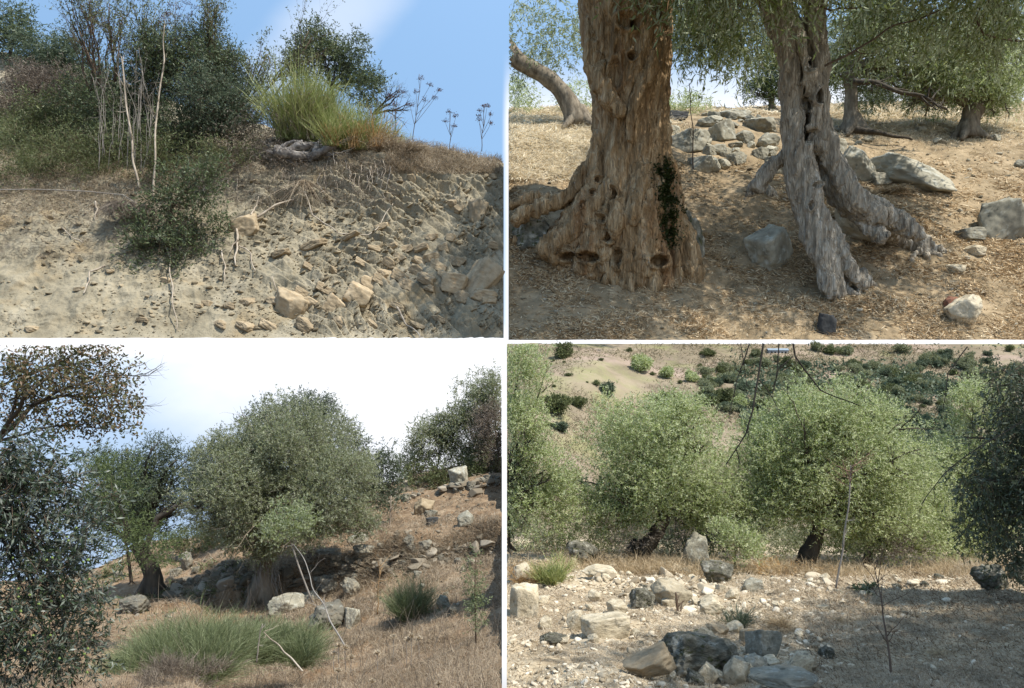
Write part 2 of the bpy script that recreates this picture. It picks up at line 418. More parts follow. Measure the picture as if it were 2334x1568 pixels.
def sample_lobes(lobes, n, gap=.0, shell=.55, ns=2.6, amp=.32, panel=None):
    """points and outward directions inside a set of ellipsoids (cx,cy,cz,rx,ry,rz)"""
    lo = np.array(lobes, float); area = (lo[:, 3] * lo[:, 5]); k = RNG.choice(len(lo), n, p=area / area.sum())
    d = RNG.normal(size=(n, 3)); d /= np.linalg.norm(d, axis=1)[:, None]
    r = 1 - (1 - shell) * RNG.random(n) ** 1.6
    off = k[:, None] * 7.7
    q = noise(d * ns + off) ; q2 = noise(d * ns * 2.7 + off + 40)
    r = r * (1 + amp * q + amp * .6 * q2)
    keep = (q2 + .5 * q) > -1 + gap * 1.3
    c = lo[k, :3] + d * r[:, None] * lo[k, 3:]
    return c[keep], d[keep]
def foliage(mb, lobes, ntwig, nleaf, L, w, panel, twig=3.0, up=.25, gap=.35, shell=.5, amp=.32, stems=None, droop=0.0, shade=None, leafspread=.75, ns=2.6, tone=.25):
    c, d = sample_lobes(lobes, ntwig, gap, shell, ns, amp)
    n = len(c); td = d * .7 + RNG.normal(size=(n, 3)) * .55 + np.array([0, 0, up - droop]); td /= np.linalg.norm(td, axis=1)[:, None]
    TL = L * twig * RNG.uniform(.6, 1.3, n)
    if stems is not None:
        m = inside(c, panel) & inside(c + td * TL[:, None], panel)
        stems.blades(c[m], td[m], TL[m] * 1.0, L * .07, .2, .5, panel, 2)
    t = RNG.random((n, nleaf)) ; t[:, 0] = 1
    pos = c[:, None] + td[:, None] * (TL[:, None] * t)[..., None] + np.array([0, 0, -1.]) * (droop * TL[:, None] * t * t)[..., None]
    ld = td[:, None] * .8 + RNG.normal(size=(n, nleaf, 3)) * leafspread; ld[..., 2] -= droop * .6; ld /= np.linalg.norm(ld, axis=2)[..., None]
    rn = np.clip(RNG.random((n, 1)) * .45 + RNG.random((n, nleaf)) * .5 + tone * noise(c * (.35 / L) * .5)[:, None] * 1.2, 0, 1)
    mb.leaves(pos.reshape(-1, 3), ld.reshape(-1, 3), (L * RNG.uniform(.65, 1.25, (n, nleaf))).ravel(), (w * RNG.uniform(.7, 1.2, (n, nleaf))).ravel(), rn.ravel(), panel)
def lob(x, y, rx, ry, Y, dy=0, deep=.9):
    p = P(x, y, Y + dy); s = Y / F; return (*p, rx * s, rx * s * deep, ry * s)
def tree(name, lab, cat, panel, g, base, trunk, lobes, leafpx, dens, mat, bark, grp=None, twigk=None, up=.25, gap=.35, shell=.45, amp=.32, nleaf=9, limbs=True, rough=.12, droop=0., Y=None, wpx=None, twig=3.0, trunkname='trunk', clump=13, ns=2.6, stemmat=None, tone=.25, sub=3):
    """trunk: [(x,y,width)] photo units at the tree's depth; lobes: [(x,y,rx,ry,depth offset in photo units)]"""
    b = g.at(*base) if Y is None else P(base[0], base[1], Y)
    Y = b[1]; s = Y / F
    root = thing(name, lab, cat, b, grp)
    mb = MB(); pts = None
    lb = [lob(x, y, rx, ry, Y, dz * s) for (x, y, rx, ry, dz) in lobes]
    if trunk:
        pts = np.array([P(x, y, Y) for x, y, w in trunk]); rad = np.array([w * s / 2 for x, y, w in trunk])
        k = 6 * (len(pts) - 1) + 1; t = np.linspace(0, len(pts) - 1, k); tt = np.arange(len(pts))
        pts = np.stack([np.interp(t, tt, pts[:, i]) for i in range(3)], -1); rad = np.interp(t, tt, rad)
        if len(trunk) > 2: pts = np.stack([np.convolve(np.pad(pts[:, i], 3, mode='edge'), np.ones(7) / 7, 'valid') for i in range(3)], -1); pts[0] = P(*trunk[0][:2], Y)
        if k > 6: rad = rad * (1 + rough * noise(pts / (rad.mean() + 1e-6) * .9 + 5))
        mb.tube(pts, rad, 14)
        for q in range(5):      # root flare
            a = q / 5 * 6.28 + RNG.random(); rr = rad[0]
            e = pts[0] + np.array([math.cos(a), math.sin(a), -.25]) * rr * 2.0
            mb.tube(bez(pts[0] + (0, 0, rr * 1.4), pts[0] + np.array([math.cos(a), math.sin(a), .3]) * rr * .8, e, 6), np.linspace(rr * .7, rr * .15, 6), 6)
        if limbs:
            for L_ in lb:
                L_ = np.array(L_)
                tgt = L_[:3]; a = pts[-1]; r0 = rad[-1] * .42
                for q in range(sub):
                    e = tgt + RNG.normal(size=3) * L_[3:] * .42
                    mb.tube(wobble(bez(a, (a + e) / 2 + (0, 0, np.linalg.norm(e - a) * .12), e, 12), .05), np.linspace(r0, r0 * .15, 12), 7)
                    for w_ in range(4):
                        i = RNG.integers(4, 12); pt = a + (e - a) * i / 12
                        branch(mb, pt, RNG.normal(size=3) + (e - a) / (np.linalg.norm(e - a) + 1e-6), L_[3] * .6, r0 * .3, 1, kids=4, n=6)
        to = mb.build(trunkname, M[bark], root, smooth=True, clip=panel)
    cm = MB(); st = MB() if stemmat else None
    if clump:
        new = []
        for L_ in lb:
            L_ = np.array(L_); k = clump; d = RNG.normal(size=(k, 3)); d /= np.linalg.norm(d, axis=1)[:, None]
            new.append((*L_[:3], *(L_[3:] * .62)))
            for q in d:
                cc = L_[:3] + q * L_[3:] * RNG.uniform(.62, .98); f_ = RNG.uniform(.24, .44) * L_[3:].mean() * np.array([1, 1, .85]); new.append((*cc, *f_))
        lb2 = new
    else: lb2 = lb
    L = leafpx * s
    area = sum(x[3] * x[5] for x in lb) * 1.15 / (s * s) * 3.14
    nt_ = int(2.3 * dens * area / (leafpx * leafpx * .25 * nleaf))
    foliage(cm, lb2, nt_, nleaf, L, L * .27 if wpx is None else wpx * s, panel, twig, up, gap, shell, amp, st, droop, tone=tone, ns=ns)
    cm.build('crown', M[mat], root)
    if st: st.build('twigs', M[stemmat], root)
    return root
def broom(name, lab, panel, g, x, y, wpx, hpx, n, mat, grp=None, lean=0., spread=.55, bend=.25, wd=1.6, clumps=6, cat='shrub', Y=None, drymat=None):
    b = g.at(x, y) if Y is None else P(x, y, Y); s = b[1] / F
    root = thing(name, lab, cat, b, grp)
    mb = MB()
    for part, cnt in (('stems', n), ('dry_stems', n // 4 if drymat else 0)):
        if not cnt: continue
        mb = MB(); cl = np.stack([RNG.uniform(-.36, .36, clumps) * wpx * s, RNG.uniform(-.3, .3, clumps) * wpx * s, np.zeros(clumps)], -1)
        k = RNG.integers(0, clumps, cnt)
        c = b + cl[k] + RNG.normal(size=(cnt, 3)) * np.array([.05, .05, .0]) * wpx * s
        d = RNG.normal(size=(cnt, 3)) * np.array([spread, spread, .12]) + np.array([lean, 0, 1]) + cl[k] / (wpx * s) * spread * 1.5
        d /= np.linalg.norm(d, axis=1)[:, None]
        ch = RNG.uniform(.55, 1.1, clumps); env = ch[k] * np.sqrt(np.clip(1 - (cl[k, 0] / (wpx * s * .62)) ** 2, .1, 1))
        Ls = hpx * s * RNG.uniform(.45, 1.0, cnt) * env * (1 if part == 'stems' else .75)
        mb.blades(c, d, Ls, wd * s, bend, np.clip(RNG.random(cnt), 0, 1), panel, 4)
        # side shoots higher up
        m = cnt * 2; q = RNG.integers(0, cnt, m); t = RNG.uniform(.35, .9, m)
        c2 = c[q] + d[q] * (Ls[q] * t)[:, None] + np.array([0, 0, -.8]) * (bend * Ls[q] * t * t)[:, None]
        d2 = d[q] + RNG.normal(size=(m, 3)) * .3; d2[:, 2] += .1; d2 /= np.linalg.norm(d2, axis=1)[:, None]
        mb.blades(c2, d2, Ls[q] * .33, wd * .8 * s, bend, RNG.random(m), panel, 2)
        mb.build(part, M[mat if part == 'stems' else drymat], root)
    return root
def grass(g, name, lab, n, hpx, mat, panel, mask=None, wd=1.3, lean=.5, bend=.5, cat='dry grass', cluster=0, segs=2, sizevar=.5):
    c = g.scatter(n if not cluster else max(1, n // cluster), mask)
    if cluster:
        k = np.repeat(np.arange(len(c)), cluster); s0 = c[k][:, 1] / F
        c = c[k] + RNG.normal(size=(len(k), 3)) * np.array([1, 1, 0]) * (hpx * .22 * s0)[:, None]
        dd = np.repeat(RNG.normal(size=(len(c) // cluster, 3)), cluster, 0) * .2
    else: dd = 0
    m = len(c); s = c[:, 1] / F
    d = RNG.normal(size=(m, 3)) * np.array([lean, lean, .1]) + np.array([0, 0, 1.]) + dd; d /= np.linalg.norm(d, axis=1)[:, None]
    mb = MB(); mb.blades(c, d, hpx * s * RNG.uniform(1 - sizevar, 1 + sizevar, m), wd * s, bend, np.clip(.5 + .35 * noise(c / s[:, None] * .012) + RNG.normal(size=m) * .22, 0, 1), panel, segs)
    o = mb.build(name, M[mat]); return tag(o, lab, cat, None, 'stuff')
def litter(g, name, lab, n, Lpx, mat, panel, mask=None, wpx=1.6, cat='litter', flat=.25, lift=.6):
    c = g.scatter(n, mask); m = len(c); s = c[:, 1] / F
    d = RNG.normal(size=(m, 3)) * np.array([1, 1, flat]); d[:, 2] += d[:, 1] * .5; d /= np.linalg.norm(d, axis=1)[:, None]
    c[:, 2] += lift * s
    mb = MB(); mb.leaves(c, d, Lpx * s * RNG.uniform(.6, 1.4, m), wpx * s, RNG.random(m), panel)
    o = mb.build(name, M[mat]); return tag(o, lab, cat, None, 'stuff')
def _low(sub):
    bm = bmesh.new(); bmesh.ops.create_icosphere(bm, subdivisions=sub, radius=1)
    v = np.array([x.co[:] for x in bm.verts]); f = np.array([[q.index for q in x.verts] for x in bm.faces]); bm.free(); return v, f
LOW = {2: _low(2), 3: _low(3), 4: _low(4)}
def pebbles(g, name, lab, n, spx, mat, panel, mask=None, cat='stones', var=1.0, res=2, hi=2.2, flat=.55, dip=None, alpha=2.2):
    c = g.scatter(n, mask); m = len(c)
    protos = []
    for k in range(12):
        d, f = LOW[res]; r = np.random.default_rng(k + 100); ns = []; hs = []
        for ax in range(3):
            for sg in (-1, 1):
                q = r.normal(size=3) * .28; q[ax] += sg; ns.append(q / np.linalg.norm(q)); hs.append(r.uniform(.6, 1))
        for _ in range(7): q = r.normal(size=3); ns.append(q / np.linalg.norm(q)); hs.append(r.uniform(.75, 1.15))
        dt = d @ np.array(ns).T; rad = np.min(np.where(dt > .05, np.array(hs) / np.maximum(dt, .05), 9), axis=1)
        v = d * np.minimum(rad, 1.4)[:, None]; protos.append(v / np.abs(v).max(0))
    protos = np.array(protos); k = RNG.integers(0, 12, m)
    s = c[:, 1] / F * spx * (RNG.pareto(alpha, m) * .45 * var + .35).clip(.3, hi)
    v = protos[k] * np.stack([RNG.uniform(.8, 1.3, m), RNG.uniform(.6, 1, m), RNG.uniform(.5, 1.2, m) * flat], -1)[:, None]
    ti = RNG.normal(size=m) * .3; tj = RNG.normal(size=m) * .3 + (0 if dip is None else dip(px(c), py(c))); an = RNG.random(m) * 6.28 if dip is None else RNG.normal(size=m) * .5
    def rot(v, a, i, j):
        co, si = np.cos(a)[:, None], np.sin(a)[:, None]; w = v.copy(); w[..., i] = v[..., i] * co - v[..., j] * si; w[..., j] = v[..., i] * si + v[..., j] * co; return w
    v = rot(v, ti, 1, 2)
    if dip is None: v = rot(rot(v, tj, 0, 2), an, 0, 1)
    else: v = rot(rot(v, an, 0, 1), tj, 0, 2)
    v = v * s[:, None, None] * .5 + c[:, None] + np.array([0, 0, .1]) * s[:, None, None]
    ok = inside(v, panel).all(1); v = v[ok]; m = len(v); f = LOW[res][1]
    ff = f[None] + (np.arange(m) * v.shape[1])[:, None, None]
    mb = MB(); mb.add(v.reshape(-1, 3), ff.reshape(-1, 3), np.repeat(RNG.random(m), len(f)))
    o = mb.build(name, M[mat]); return tag(o, lab, cat, None, 'stuff')
def stick(name, lab, cat, panel, pts, w0, w1, mat, grp=None, g=None, amp=.03, kids=0, kl=.3, sides=6):
    """pts: [(x,y,Y)]"""
    p = np.array([P(*q) for q in pts]); n = 8 * (len(p) - 1) + 1; t = np.linspace(0, len(p) - 1, n)
    p = np.stack([np.interp(t, np.arange(len(p)), p[:, i]) for i in range(3)], -1); p = wobble(p, amp)
    s = p[:, 1].mean() / F; mb = MB(); mb.tube(p, np.linspace(w0, w1, n) * s / 2, sides)
    L = np.linalg.norm(p[-1] - p[0])
    for k in range(kids):
        i = RNG.integers(n // 4, n); d = (p[-1] - p[0]) / L + RNG.normal(size=3) * .7
        branch(mb, p[i], d, L * kl * RNG.uniform(.4, 1), w1 * s / 2 * 1.1, 1, kids=3, n=6)
    o = mb.build(name, M[mat], clip=panel, smooth=True); tag(o, lab, cat, grp); return recenter(o)
def tmat(name, cols, **kw): return solidmat(name, [lin(*c) for c in cols], **kw)

def rmat(name, cols, rough=.9, trans=0):
    """stones or litter whose tone varies from piece to piece"""
    return leafmat(name, cols, None, trans, rough, .1)

M = {}
M['rock_b'] = solidmat('grey_lichen_stone', [(.14, .13, .10), (.27, .25, .19), (.40, .36, .27)], scale=1.3, bscale=7, bump=.5, spots=[((.42, .42, .36), 3.2, .55, .62, .6), ((.05, .05, .04), 2.3, .6, .7, .6)], perobj=.5)
M['rock_a'] = solidmat('ochre_shale_slab', [(.19, .145, .09), (.30, .235, .15), (.38, .31, .21)], scale=1.6, bscale=9, bump=.35, stretch=(1, 1, 2.2), spots=[((.30, .17, .07), 1.7, .58, .7, .5)], perobj=.4)
M['rock_c'] = solidmat('weathered_terrace_stone', [(.08, .075, .06), (.17, .155, .12), (.28, .24, .17)], scale=1.5, bscale=8, bump=.6, spots=[((.30, .30, .26), 3.4, .56, .64, .6), ((.03, .03, .025), 2.6, .56, .68, .7)], perobj=.5)
M['rock_d'] = solidmat('pale_sunlit_stone', [(.27, .22, .145), (.46, .39, .27), (.62, .55, .42)], scale=1.4, bscale=9, bump=.5, spots=[((.08, .075, .06), 2.6, .56, .66, .6), ((.42, .30, .15), 1.4, .6, .7, .5)], perobj=.35)
M['rock_moss'] = solidmat('mossy_dark_stone', [(.05, .05, .038), (.15, .14, .105), (.40, .37, .29)], scale=2.2, bscale=9, bump=.9, spots=[((.06, .065, .02), 3.1, .55, .62, .8), ((.45, .43, .36), 2.4, .58, .64, .7)])
M['rock_red'] = solidmat('reddish_stone', [(.20, .09, .055), (.28, .14, .09)], scale=2, perobj=.2)
M['rock_dark'] = solidmat('dark_grey_stone', [(.035, .035, .035), (.07, .07, .065)], scale=2, perobj=.2)
M['bark'] = solidmat('olive_bark', [(.07, .055, .038), (.17, .14, .10), (.30, .25, .18)], scale=2.2, stretch=(1, 1, .35), bscale=5, bump=.7)
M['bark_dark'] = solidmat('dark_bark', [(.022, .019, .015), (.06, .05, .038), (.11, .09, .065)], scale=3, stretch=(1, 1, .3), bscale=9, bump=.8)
M['twig_grey'] = solidmat('grey_twig', [(.16, .14, .12), (.30, .27, .23)], scale=3, bump=.1)
M['twig_pale'] = solidmat('pale_dead_wood', [(.16, .125, .09), (.34, .285, .22), (.46, .40, .32)], scale=1.4, bscale=4, bump=.6)
M['twig_brown'] = solidmat('brown_twig', [(.07, .045, .03), (.14, .10, .07)], scale=3, bump=.1)
M['twig_purple'] = solidmat('purple_umbel', [(.07, .025, .03), (.13, .06, .07)], scale=3, bump=.1)
M['driftwood'] = solidmat('weathered_stump_wood', [(.06, .05, .045), (.20, .18, .16), (.36, .34, .31)], scale=2.5, stretch=(1, 1, 1), bscale=5, bump=1)
M['olive_b'] = leafmat('olive_leaf', [(.11, .14, .035), (.20, .24, .08), (.31, .35, .16)], (.36, .40, .25), .5)
M['olive_c'] = leafmat('olive_leaf_muted', [(.095, .11, .04), (.175, .195, .08), (.28, .305, .155)], (.30, .32, .21), .42)
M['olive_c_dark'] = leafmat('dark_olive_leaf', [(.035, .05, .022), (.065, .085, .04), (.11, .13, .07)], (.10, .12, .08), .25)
M['olive_d'] = leafmat('silvery_olive_leaf', [(.13, .175, .045), (.28, .345, .11), (.50, .55, .26)], (.54, .58, .34), .5)
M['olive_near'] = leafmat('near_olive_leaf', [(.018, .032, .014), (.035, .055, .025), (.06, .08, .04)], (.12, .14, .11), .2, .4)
M['yellowgreen'] = leafmat('yellow_green_leaf', [(.07, .10, .035), (.14, .17, .065)], None, .4)
M['brown_leaf'] = leafmat('brown_red_leaf', [(.06, .075, .03), (.11, .10, .045), (.17, .10, .055)], None, .3)
M['broom_y'] = leafmat('yellow_broom_stem', [(.16, .20, .05), (.30, .33, .11), (.42, .42, .2)], None, .3)
M['broom_g'] = leafmat('green_broom_stem', [(.07, .095, .04), (.15, .18, .08), (.27, .29, .16)], None, .25)
M['straw'] = leafmat('straw_blade', [(.26, .19, .11), (.42, .32, .19), (.58, .47, .31)], None, .3)
M['straw_c'] = leafmat('dull_straw_blade', [(.16, .12, .08), (.31, .245, .165), (.48, .39, .28)], None, .3)
M['straw_d'] = leafmat('pale_straw_blade', [(.30, .23, .15), (.48, .39, .27), (.66, .57, .43)], None, .3)
M['straw_orange'] = leafmat('orange_dry_blade', [(.26, .13, .05), (.42, .26, .11), (.50, .38, .2)], None, .3)
M['shrub_dark'] = leafmat('dark_shrub_leaf', [(.05, .075, .028), (.10, .135, .055), (.18, .21, .10)], (.09, .11, .06), .25)
M['shrub_mid'] = leafmat('mid_shrub_leaf', [(.06, .075, .025), (.12, .14, .055), (.22, .24, .11)], None, .3)
M['shrub_brown'] = leafmat('grey_brown_twigs', [(.085, .065, .05), (.15, .12, .09), (.24, .20, .15)], None, .2)
M['shrub_blue'] = leafmat('grey_green_leaf', [(.05, .075, .045), (.09, .12, .07), (.16, .19, .12)], None, .3)
M['olive_fruit'] = solidmat('green_olive', [(.10, .14, .035), (.17, .22, .06)], scale=3, bump=0, rough=.35)
M['thistle'] = solidmat('dry_thistle_head', [(.40, .30, .16), (.58, .46, .28)], scale=8, bump=.4)
M['straw_wood'] = solidmat('rusty_stalk', [(.25, .15, .07), (.42, .28, .15)], scale=3)
M['rust'] = solidmat('rusty_seed', [(.16, .10, .07), (.26, .17, .12)], scale=3)
# ------------------------------------------------------------------ north west plot: eroded bank of folded shale under scrub
def disp_a(p, x, par):
    q = p.reshape(-1, 3)
    X0, Y0, Z0 = p[..., 0], p[..., 1], p[..., 2]
    yy = py(p)
    r = np.hypot(X0 - P(380, 1400, 62)[0], Z0 - P(380, 1400, 62)[2])
    wob = fbm(p * .14, 4) * .8
    l = (r + wob) / .6
    saw = l - np.floor(l); lay = np.where(saw < .85, saw / .85, (1 - saw) / .15)
    patch = np.clip(.25 + fbm(p * .12 + 40, 3) * 1.1 + (x - 500) / 1100, 0, 1.3) * np.clip((4.6 - par) / 1.0, 0, 1)
    brk = noise(np.stack([X0 * .55 + Z0 * .2, Y0 * 0 + np.floor(l) * 3.1, Z0 * .2], -1))
    patch2 = patch * np.clip((x - 350) / 300, .25, 1)
    amp = (lay - .5) * .62 * patch2 + np.clip(np.round(brk * 5) / 5, -.5, .5) * .8 * patch2
    amp += fbm(p * .33 + 3, 5) * .5 + ridged(p * .8, 3) * .10
    amp *= np.clip(par * 2.5, .15, 1)
    n = np.array([0, -.72, .69])
    return p + n * amp[..., None]
cols = [-100, 150, 300, 450, 600, 750, 900, 1020, 1148, 1200]
rowsA = [(55, [772] * 10), (58, [690] * 10), (62, [590, 590, 590, 590, 585, 580, 580, 580, 585, 585]),
         (66, [490, 490, 485, 480, 480, 475, 470, 470, 480, 480]), (69, [450, 445, 430, 410, 390, 375, 362, 365, 395, 395]),
         (71, [420, 410, 400, 375, 355, 345, 335, 345, 378, 380]), (80, [330, 330, 335, 335, 330, 330, 332, 350, 382, 385]),
         (92, [230, 240, 260, 280, 300, 315, 330, 352, 386, 390]), (104, [110, 130, 200, 250, 290, 310, 330, 352, 388, 392])]
M['soil_a'] = solidmat('shale_soil', [(.16, .135, .09), (.26, .225, .155), (.35, .305, .22)], scale=.35, bscale=2.2, bump=.7, dist=.25,
                       spots=[((.30, .20, .09), .22, .54, .70, .45), ((.20, .18, .13), .16, .52, .66, .3), ((.09, .075, .05), 1.9, .6, .72, .5)])
GA = Ground('eroded_slope', cols, rowsA, 560, 620, -60, 1148, disp_a, M['soil_a'], 'a', sm=3)
M['peb_a'] = rmat('shale_chips', [(.10, .08, .05), (.21, .17, .11), (.33, .27, .18)])
bank = lambda x, y, p: (y > 380) * np.clip((y - 380) / 120, 0, 1) * (.5 + np.clip((x - 300) / 700, 0, 1))
pebbles(GA, 'shale_chips', 'loose broken shale chips strewn down the eroded bank', 7500, 6, 'peb_a', 'a', lambda x, y, p: bank(x, y, p) * (noise(p * .25 + 5) > -.15), flat=.4, dip=lambda x, y: np.arctan2(x - 380, 1400 - y), hi=3, res=2)
# slabs in the folded beds
slabL = {}
def slab(x, y, w, h, ang, lab=None, grp=None, seed=None, deep=.8, tone='rock_a'):
    o = rock(GA, x, y, w * 1.1, h * (.95 if lab else .72), lab or 'small tan shale block jutting from the folded beds of the bank', grp or (None if lab else 'small shale blocks on the bank'), tone, seed, rz=RNG.uniform(-20, 20), tilt=(RNG.uniform(-12, 12), ang), deep=deep, cat='rock', name='shale_block', sink=.45, Yoff=-.1)
    return o
slab(1075, 655, 78, 80, 28, 'largest smooth tan slab at the right end of the block cluster', seed=3)
slab(1100, 678, 62, 28, 8, 'flat tan block directly beneath the largest smooth slab', seed=4)
slab(1030, 655, 62, 38, 12, 'squarish tan block left of the largest smooth slab', seed=5)
slab(1052, 682, 48, 26, 18, 'wedge shaped block under the squarish tan block', seed=6)
slab(1112, 690, 42, 18, 5, 'lowest thin block at the foot of the slab cluster', seed=7)
slab(1086, 492, 42, 48, 8, 'upright pale block set high in the bank near its right edge', seed=8)
slab(645, 735, 90, 62, 30, 'long tan slab tilted at the bottom centre of the bank', seed=9, deep=.6)
slab(795, 680, 62, 46, 38, 'grey tan slab dipping right in the middle of the lower bank', seed=10, deep=.6)
slab(830, 655, 50, 34, 30, 'narrow slab just above the grey tan dipping slab', seed=11, deep=.6)
slab(565, 528, 72, 40, -22, 'mossy ochre slab behind the white forked root', seed=1, deep=.6)
slab(745, 700, 44, 34, 38, 'short broken slab left of the grey tan dipping slab', seed=2, deep=.6)
for i, (x, y, w, h, a) in enumerate([(905, 632, 44, 26, 30), (938, 620, 42, 30, 32), (965, 640, 44, 26, 28), (990, 612, 40, 26, 25), (1008, 632, 32, 22, 20), (925, 655, 48, 26, 26), (880, 600, 36, 22, 28),
        (950, 598, 34, 22, 30), (905, 590, 32, 20, 28), (985, 588, 36, 20, -20), (1010, 568, 26, 26, -10), (960, 566, 40, 20, -15), (925, 570, 30, 18, -20), (1040, 600, 38, 24, 15), (985, 545, 30, 20, -12), (1020, 640, 26, 20, 12),
        (975, 660, 36, 20, 24), (1005, 660, 30, 20, 20), (870, 625, 36, 20, 30), (895, 565, 30, 18, -15), (1025, 545, 24, 18, 10), (1045, 480, 26, 22, 0), (1030, 466, 24, 18, 0), (940, 410, 26, 22, 5), (910, 412, 20, 14, 0),
        (850, 570, 34, 18, 10), (1125, 405, 22, 16, 0), (860, 640, 40, 22, 34), (700, 690, 36, 24, 34), (680, 668, 34, 20, 30), (730, 660, 40, 20, 32), (690, 752, 46, 26, 34), (620, 690, 40, 20, 26),
        (560, 690, 36, 18, 18), (520, 700, 30, 18, 16), (600, 745, 44, 26, 30), (555, 755, 46, 22, 26), (500, 742, 40, 18, 20), (470, 694, 24, 16, 10), (450, 700, 20, 14, 6), (820, 700, 40, 22, 34),
        (760, 622, 42, 18, 34), (700, 612, 38, 14, 34), (720, 560, 60, 18, -24), (800, 540, 44, 14, -26), (640, 580, 44, 14, -20), (870, 520, 40, 14, -22), (820, 600, 36, 14, 30), (770, 735, 40, 20, 34), (850, 745, 44, 20, 30),
        (900, 700, 40, 16, 24), (1000, 730, 44, 16, 20), (950, 745, 40, 14, 20), (70, 755, 36, 16, 4), (380, 640, 26, 12, 8), (250, 620, 26, 10, 0), (180, 660, 28, 10, 0), (320, 730, 30, 12, 6), (1120, 560, 26, 18, 10)]):
    slab(x, y, w, h, a)
# dry grass and dead stems
left = lambda x, y, p: (x < 430) * (y > 280) * (y < 520) * np.clip((520 - y) / 90, 0, 1)
top = lambda x, y, p: (y < 400) * (y > 250) * 1.0
grass(GA, 'dry_grass', 'pale dry grass hanging over the left shoulder of the bank', 15000, 34, 'straw_c', 'a', left, 1.0, .8, .9)
grass(GA, 'crest_grass', 'straw grass along the crest of the bank', 9000, 30, 'straw_c', 'a', lambda x, y, p: (y < 400) * (y > 300) * (x > 420) * (.3 + (x > 880)), 1.0, .5, .6)
grass(GA, 'hanging_roots', 'thin tangled roots and dead stems trailing down the upper bank', 7000, 34, 'shrub_brown', 'a', lambda x, y, p: (y > 360) * (y < 470) * (x > 380) * (x < 900) * 1.0 + (y > 430) * (y < 590) * (x < 330) * .5, .9, 1.0, 1.4)
grass(GA, 'green_grass', 'yellow green grass tufts on the left slope below the scrub', 5000, 55, 'shrub_mid', 'a', lambda x, y, p: (x < 260) * (y > 260) * (y < 400) * (noise(p * .3) > .0) * 1.0, 1.1, .45, .5)
def scrub(name, lab, base, lobes, leafpx, dens, mat, up=.4, gap=.5, nleaf=8, twig=4, trunk=True, bark='bark_dark', grp=None, amp=.4, Y=None, shell=.3, stemmat='twig_brown', ns=2.6, wpx=None):
    tr = [(base[0], base[1], 7), (base[0] + RNG.uniform(-8, 8), base[1] - 30, 5)] if trunk else None
    return tree(name, lab, 'shrub', 'a', GA, base, tr, lobes, leafpx, dens, M and mat, bark, grp, up=up, gap=gap, amp=amp, nleaf=nleaf, twig=twig, Y=Y, shell=shell, stemmat=stemmat, ns=ns, wpx=wpx)
tree('olive_tree', 'dark olive tree at the far left top corner of the scrub slope', 'tree', 'a', GA, (20, 150), [(20, 150, 10), (25, 110, 8)], [(10, 70, 70, 55, 0), (60, 90, 45, 40, 0)], 8, 2.4, 'shrub_dark', 'bark_dark', gap=.25)
tree('olive_tree', 'pale grey green olive tree on the slope behind the bare stalks', 'tree', 'a', GA, (140, 200), [(140, 200, 10), (140, 150, 8)], [(110, 120, 60, 50, 0), (170, 150, 60, 55, 4), (80, 150, 60, 50, -6), (215, 175, 40, 40, 0)], 8, 2.6, 'shrub_blue', 'bark_dark', gap=.25)
scrub('grey_shrub', 'grey brown leafless shrub at the left edge below the olive trees', (70, 320), [(30, 210, 70, 70, 0), (90, 230, 70, 70, -8), (150, 210, 60, 50, 0)], 7, 2.6, 'shrub_brown', gap=.4, Y=88, wpx=1.4)
scrub('green_shrub', 'mid green leafy shrub low on the left slope', (180, 340), [(160, 260, 90, 70, 0), (230, 240, 70, 70, 8), (110, 310, 80, 50, -10), (230, 330, 70, 60, -10)], 8, 2.2, 'shrub_mid', gap=.45, Y=80)
scrub('dark_scrub', 'dark green scrub around the foot of the two pale stalks', (300, 400), [(280, 250, 90, 90, 0), (350, 180, 70, 90, 0), (330, 320, 90, 70, -8), (250, 330, 60, 50, -6)], 8, 2.4, 'shrub_dark', gap=.4, Y=76)
scrub('tall_shrub', 'tallest bushy green shrub with dark red flower heads behind it', (430, 380), [(400, 120, 70, 70, 0), (460, 130, 60, 70, 5), (440, 200, 95, 80, 0), (520, 180, 60, 60, 0), (420, 300, 90, 60, -6), (350, 110, 40, 50, 0)], 8, 2.5, 'shrub_dark', gap=.36, Y=75)
scrub('rounded_shrub', 'rounded dusky green shrub just left of the yellow broom', (530, 340), [(500, 220, 80, 75, -14), (560, 240, 55, 60, -8), (530, 290, 80, 45, -12)], 7, 2.6, 'shrub_blue', gap=.25, Y=73)
tree('olive_tree', 'dark olive tree on the crest behind the yellow broom', 'tree', 'a', GA, (770, 330), [(770, 330, 12), (760, 240, 10), (755, 190, 8)], [(710, 105, 55, 48, 0), (750, 140, 60, 60, 3), (800, 150, 50, 60, -3), (830, 205, 45, 45, 0), (690, 150, 45, 45, 0), (850, 180, 30, 28, 0)], 8, 2.6, 'shrub_dark', 'bark_dark', gap=.28, Y=80)
scrub('dead_shrub', 'tangle of dark dead branches under the brooms', (640, 345), [(620, 290, 80, 45, 0), (700, 310, 60, 30, -6), (560, 330, 90, 45, -12), (610, 350, 90, 28, -20)], 9, .9, 'shrub_brown', gap=.5, Y=70.5, wpx=1.2)
broom('yellow_broom', 'tall yellow green broom bush on the crest left of the orange one', 'a', GA, 705, 330, 150, 190, 1500, 'broom_y', Y=72, spread=.32, wd=1.5, clumps=9, bend=.12, drymat='straw_c')
broom('yellow_broom', 'yellow green broom bush with orange dry base on the crest', 'a', GA, 815, 345, 170, 165, 1700, 'broom_y', Y=70.5, spread=.42, wd=1.4, clumps=10, bend=.2, lean=.1, drymat='straw_orange')
broom('dry_tussock', 'low orange straw tussock right of the two brooms', 'a', GA, 900, 350, 130, 80, 1200, 'straw_c', Y=70.5, spread=.7, wd=1.2, clumps=9, bend=.5, lean=.3, cat='grass tussock')
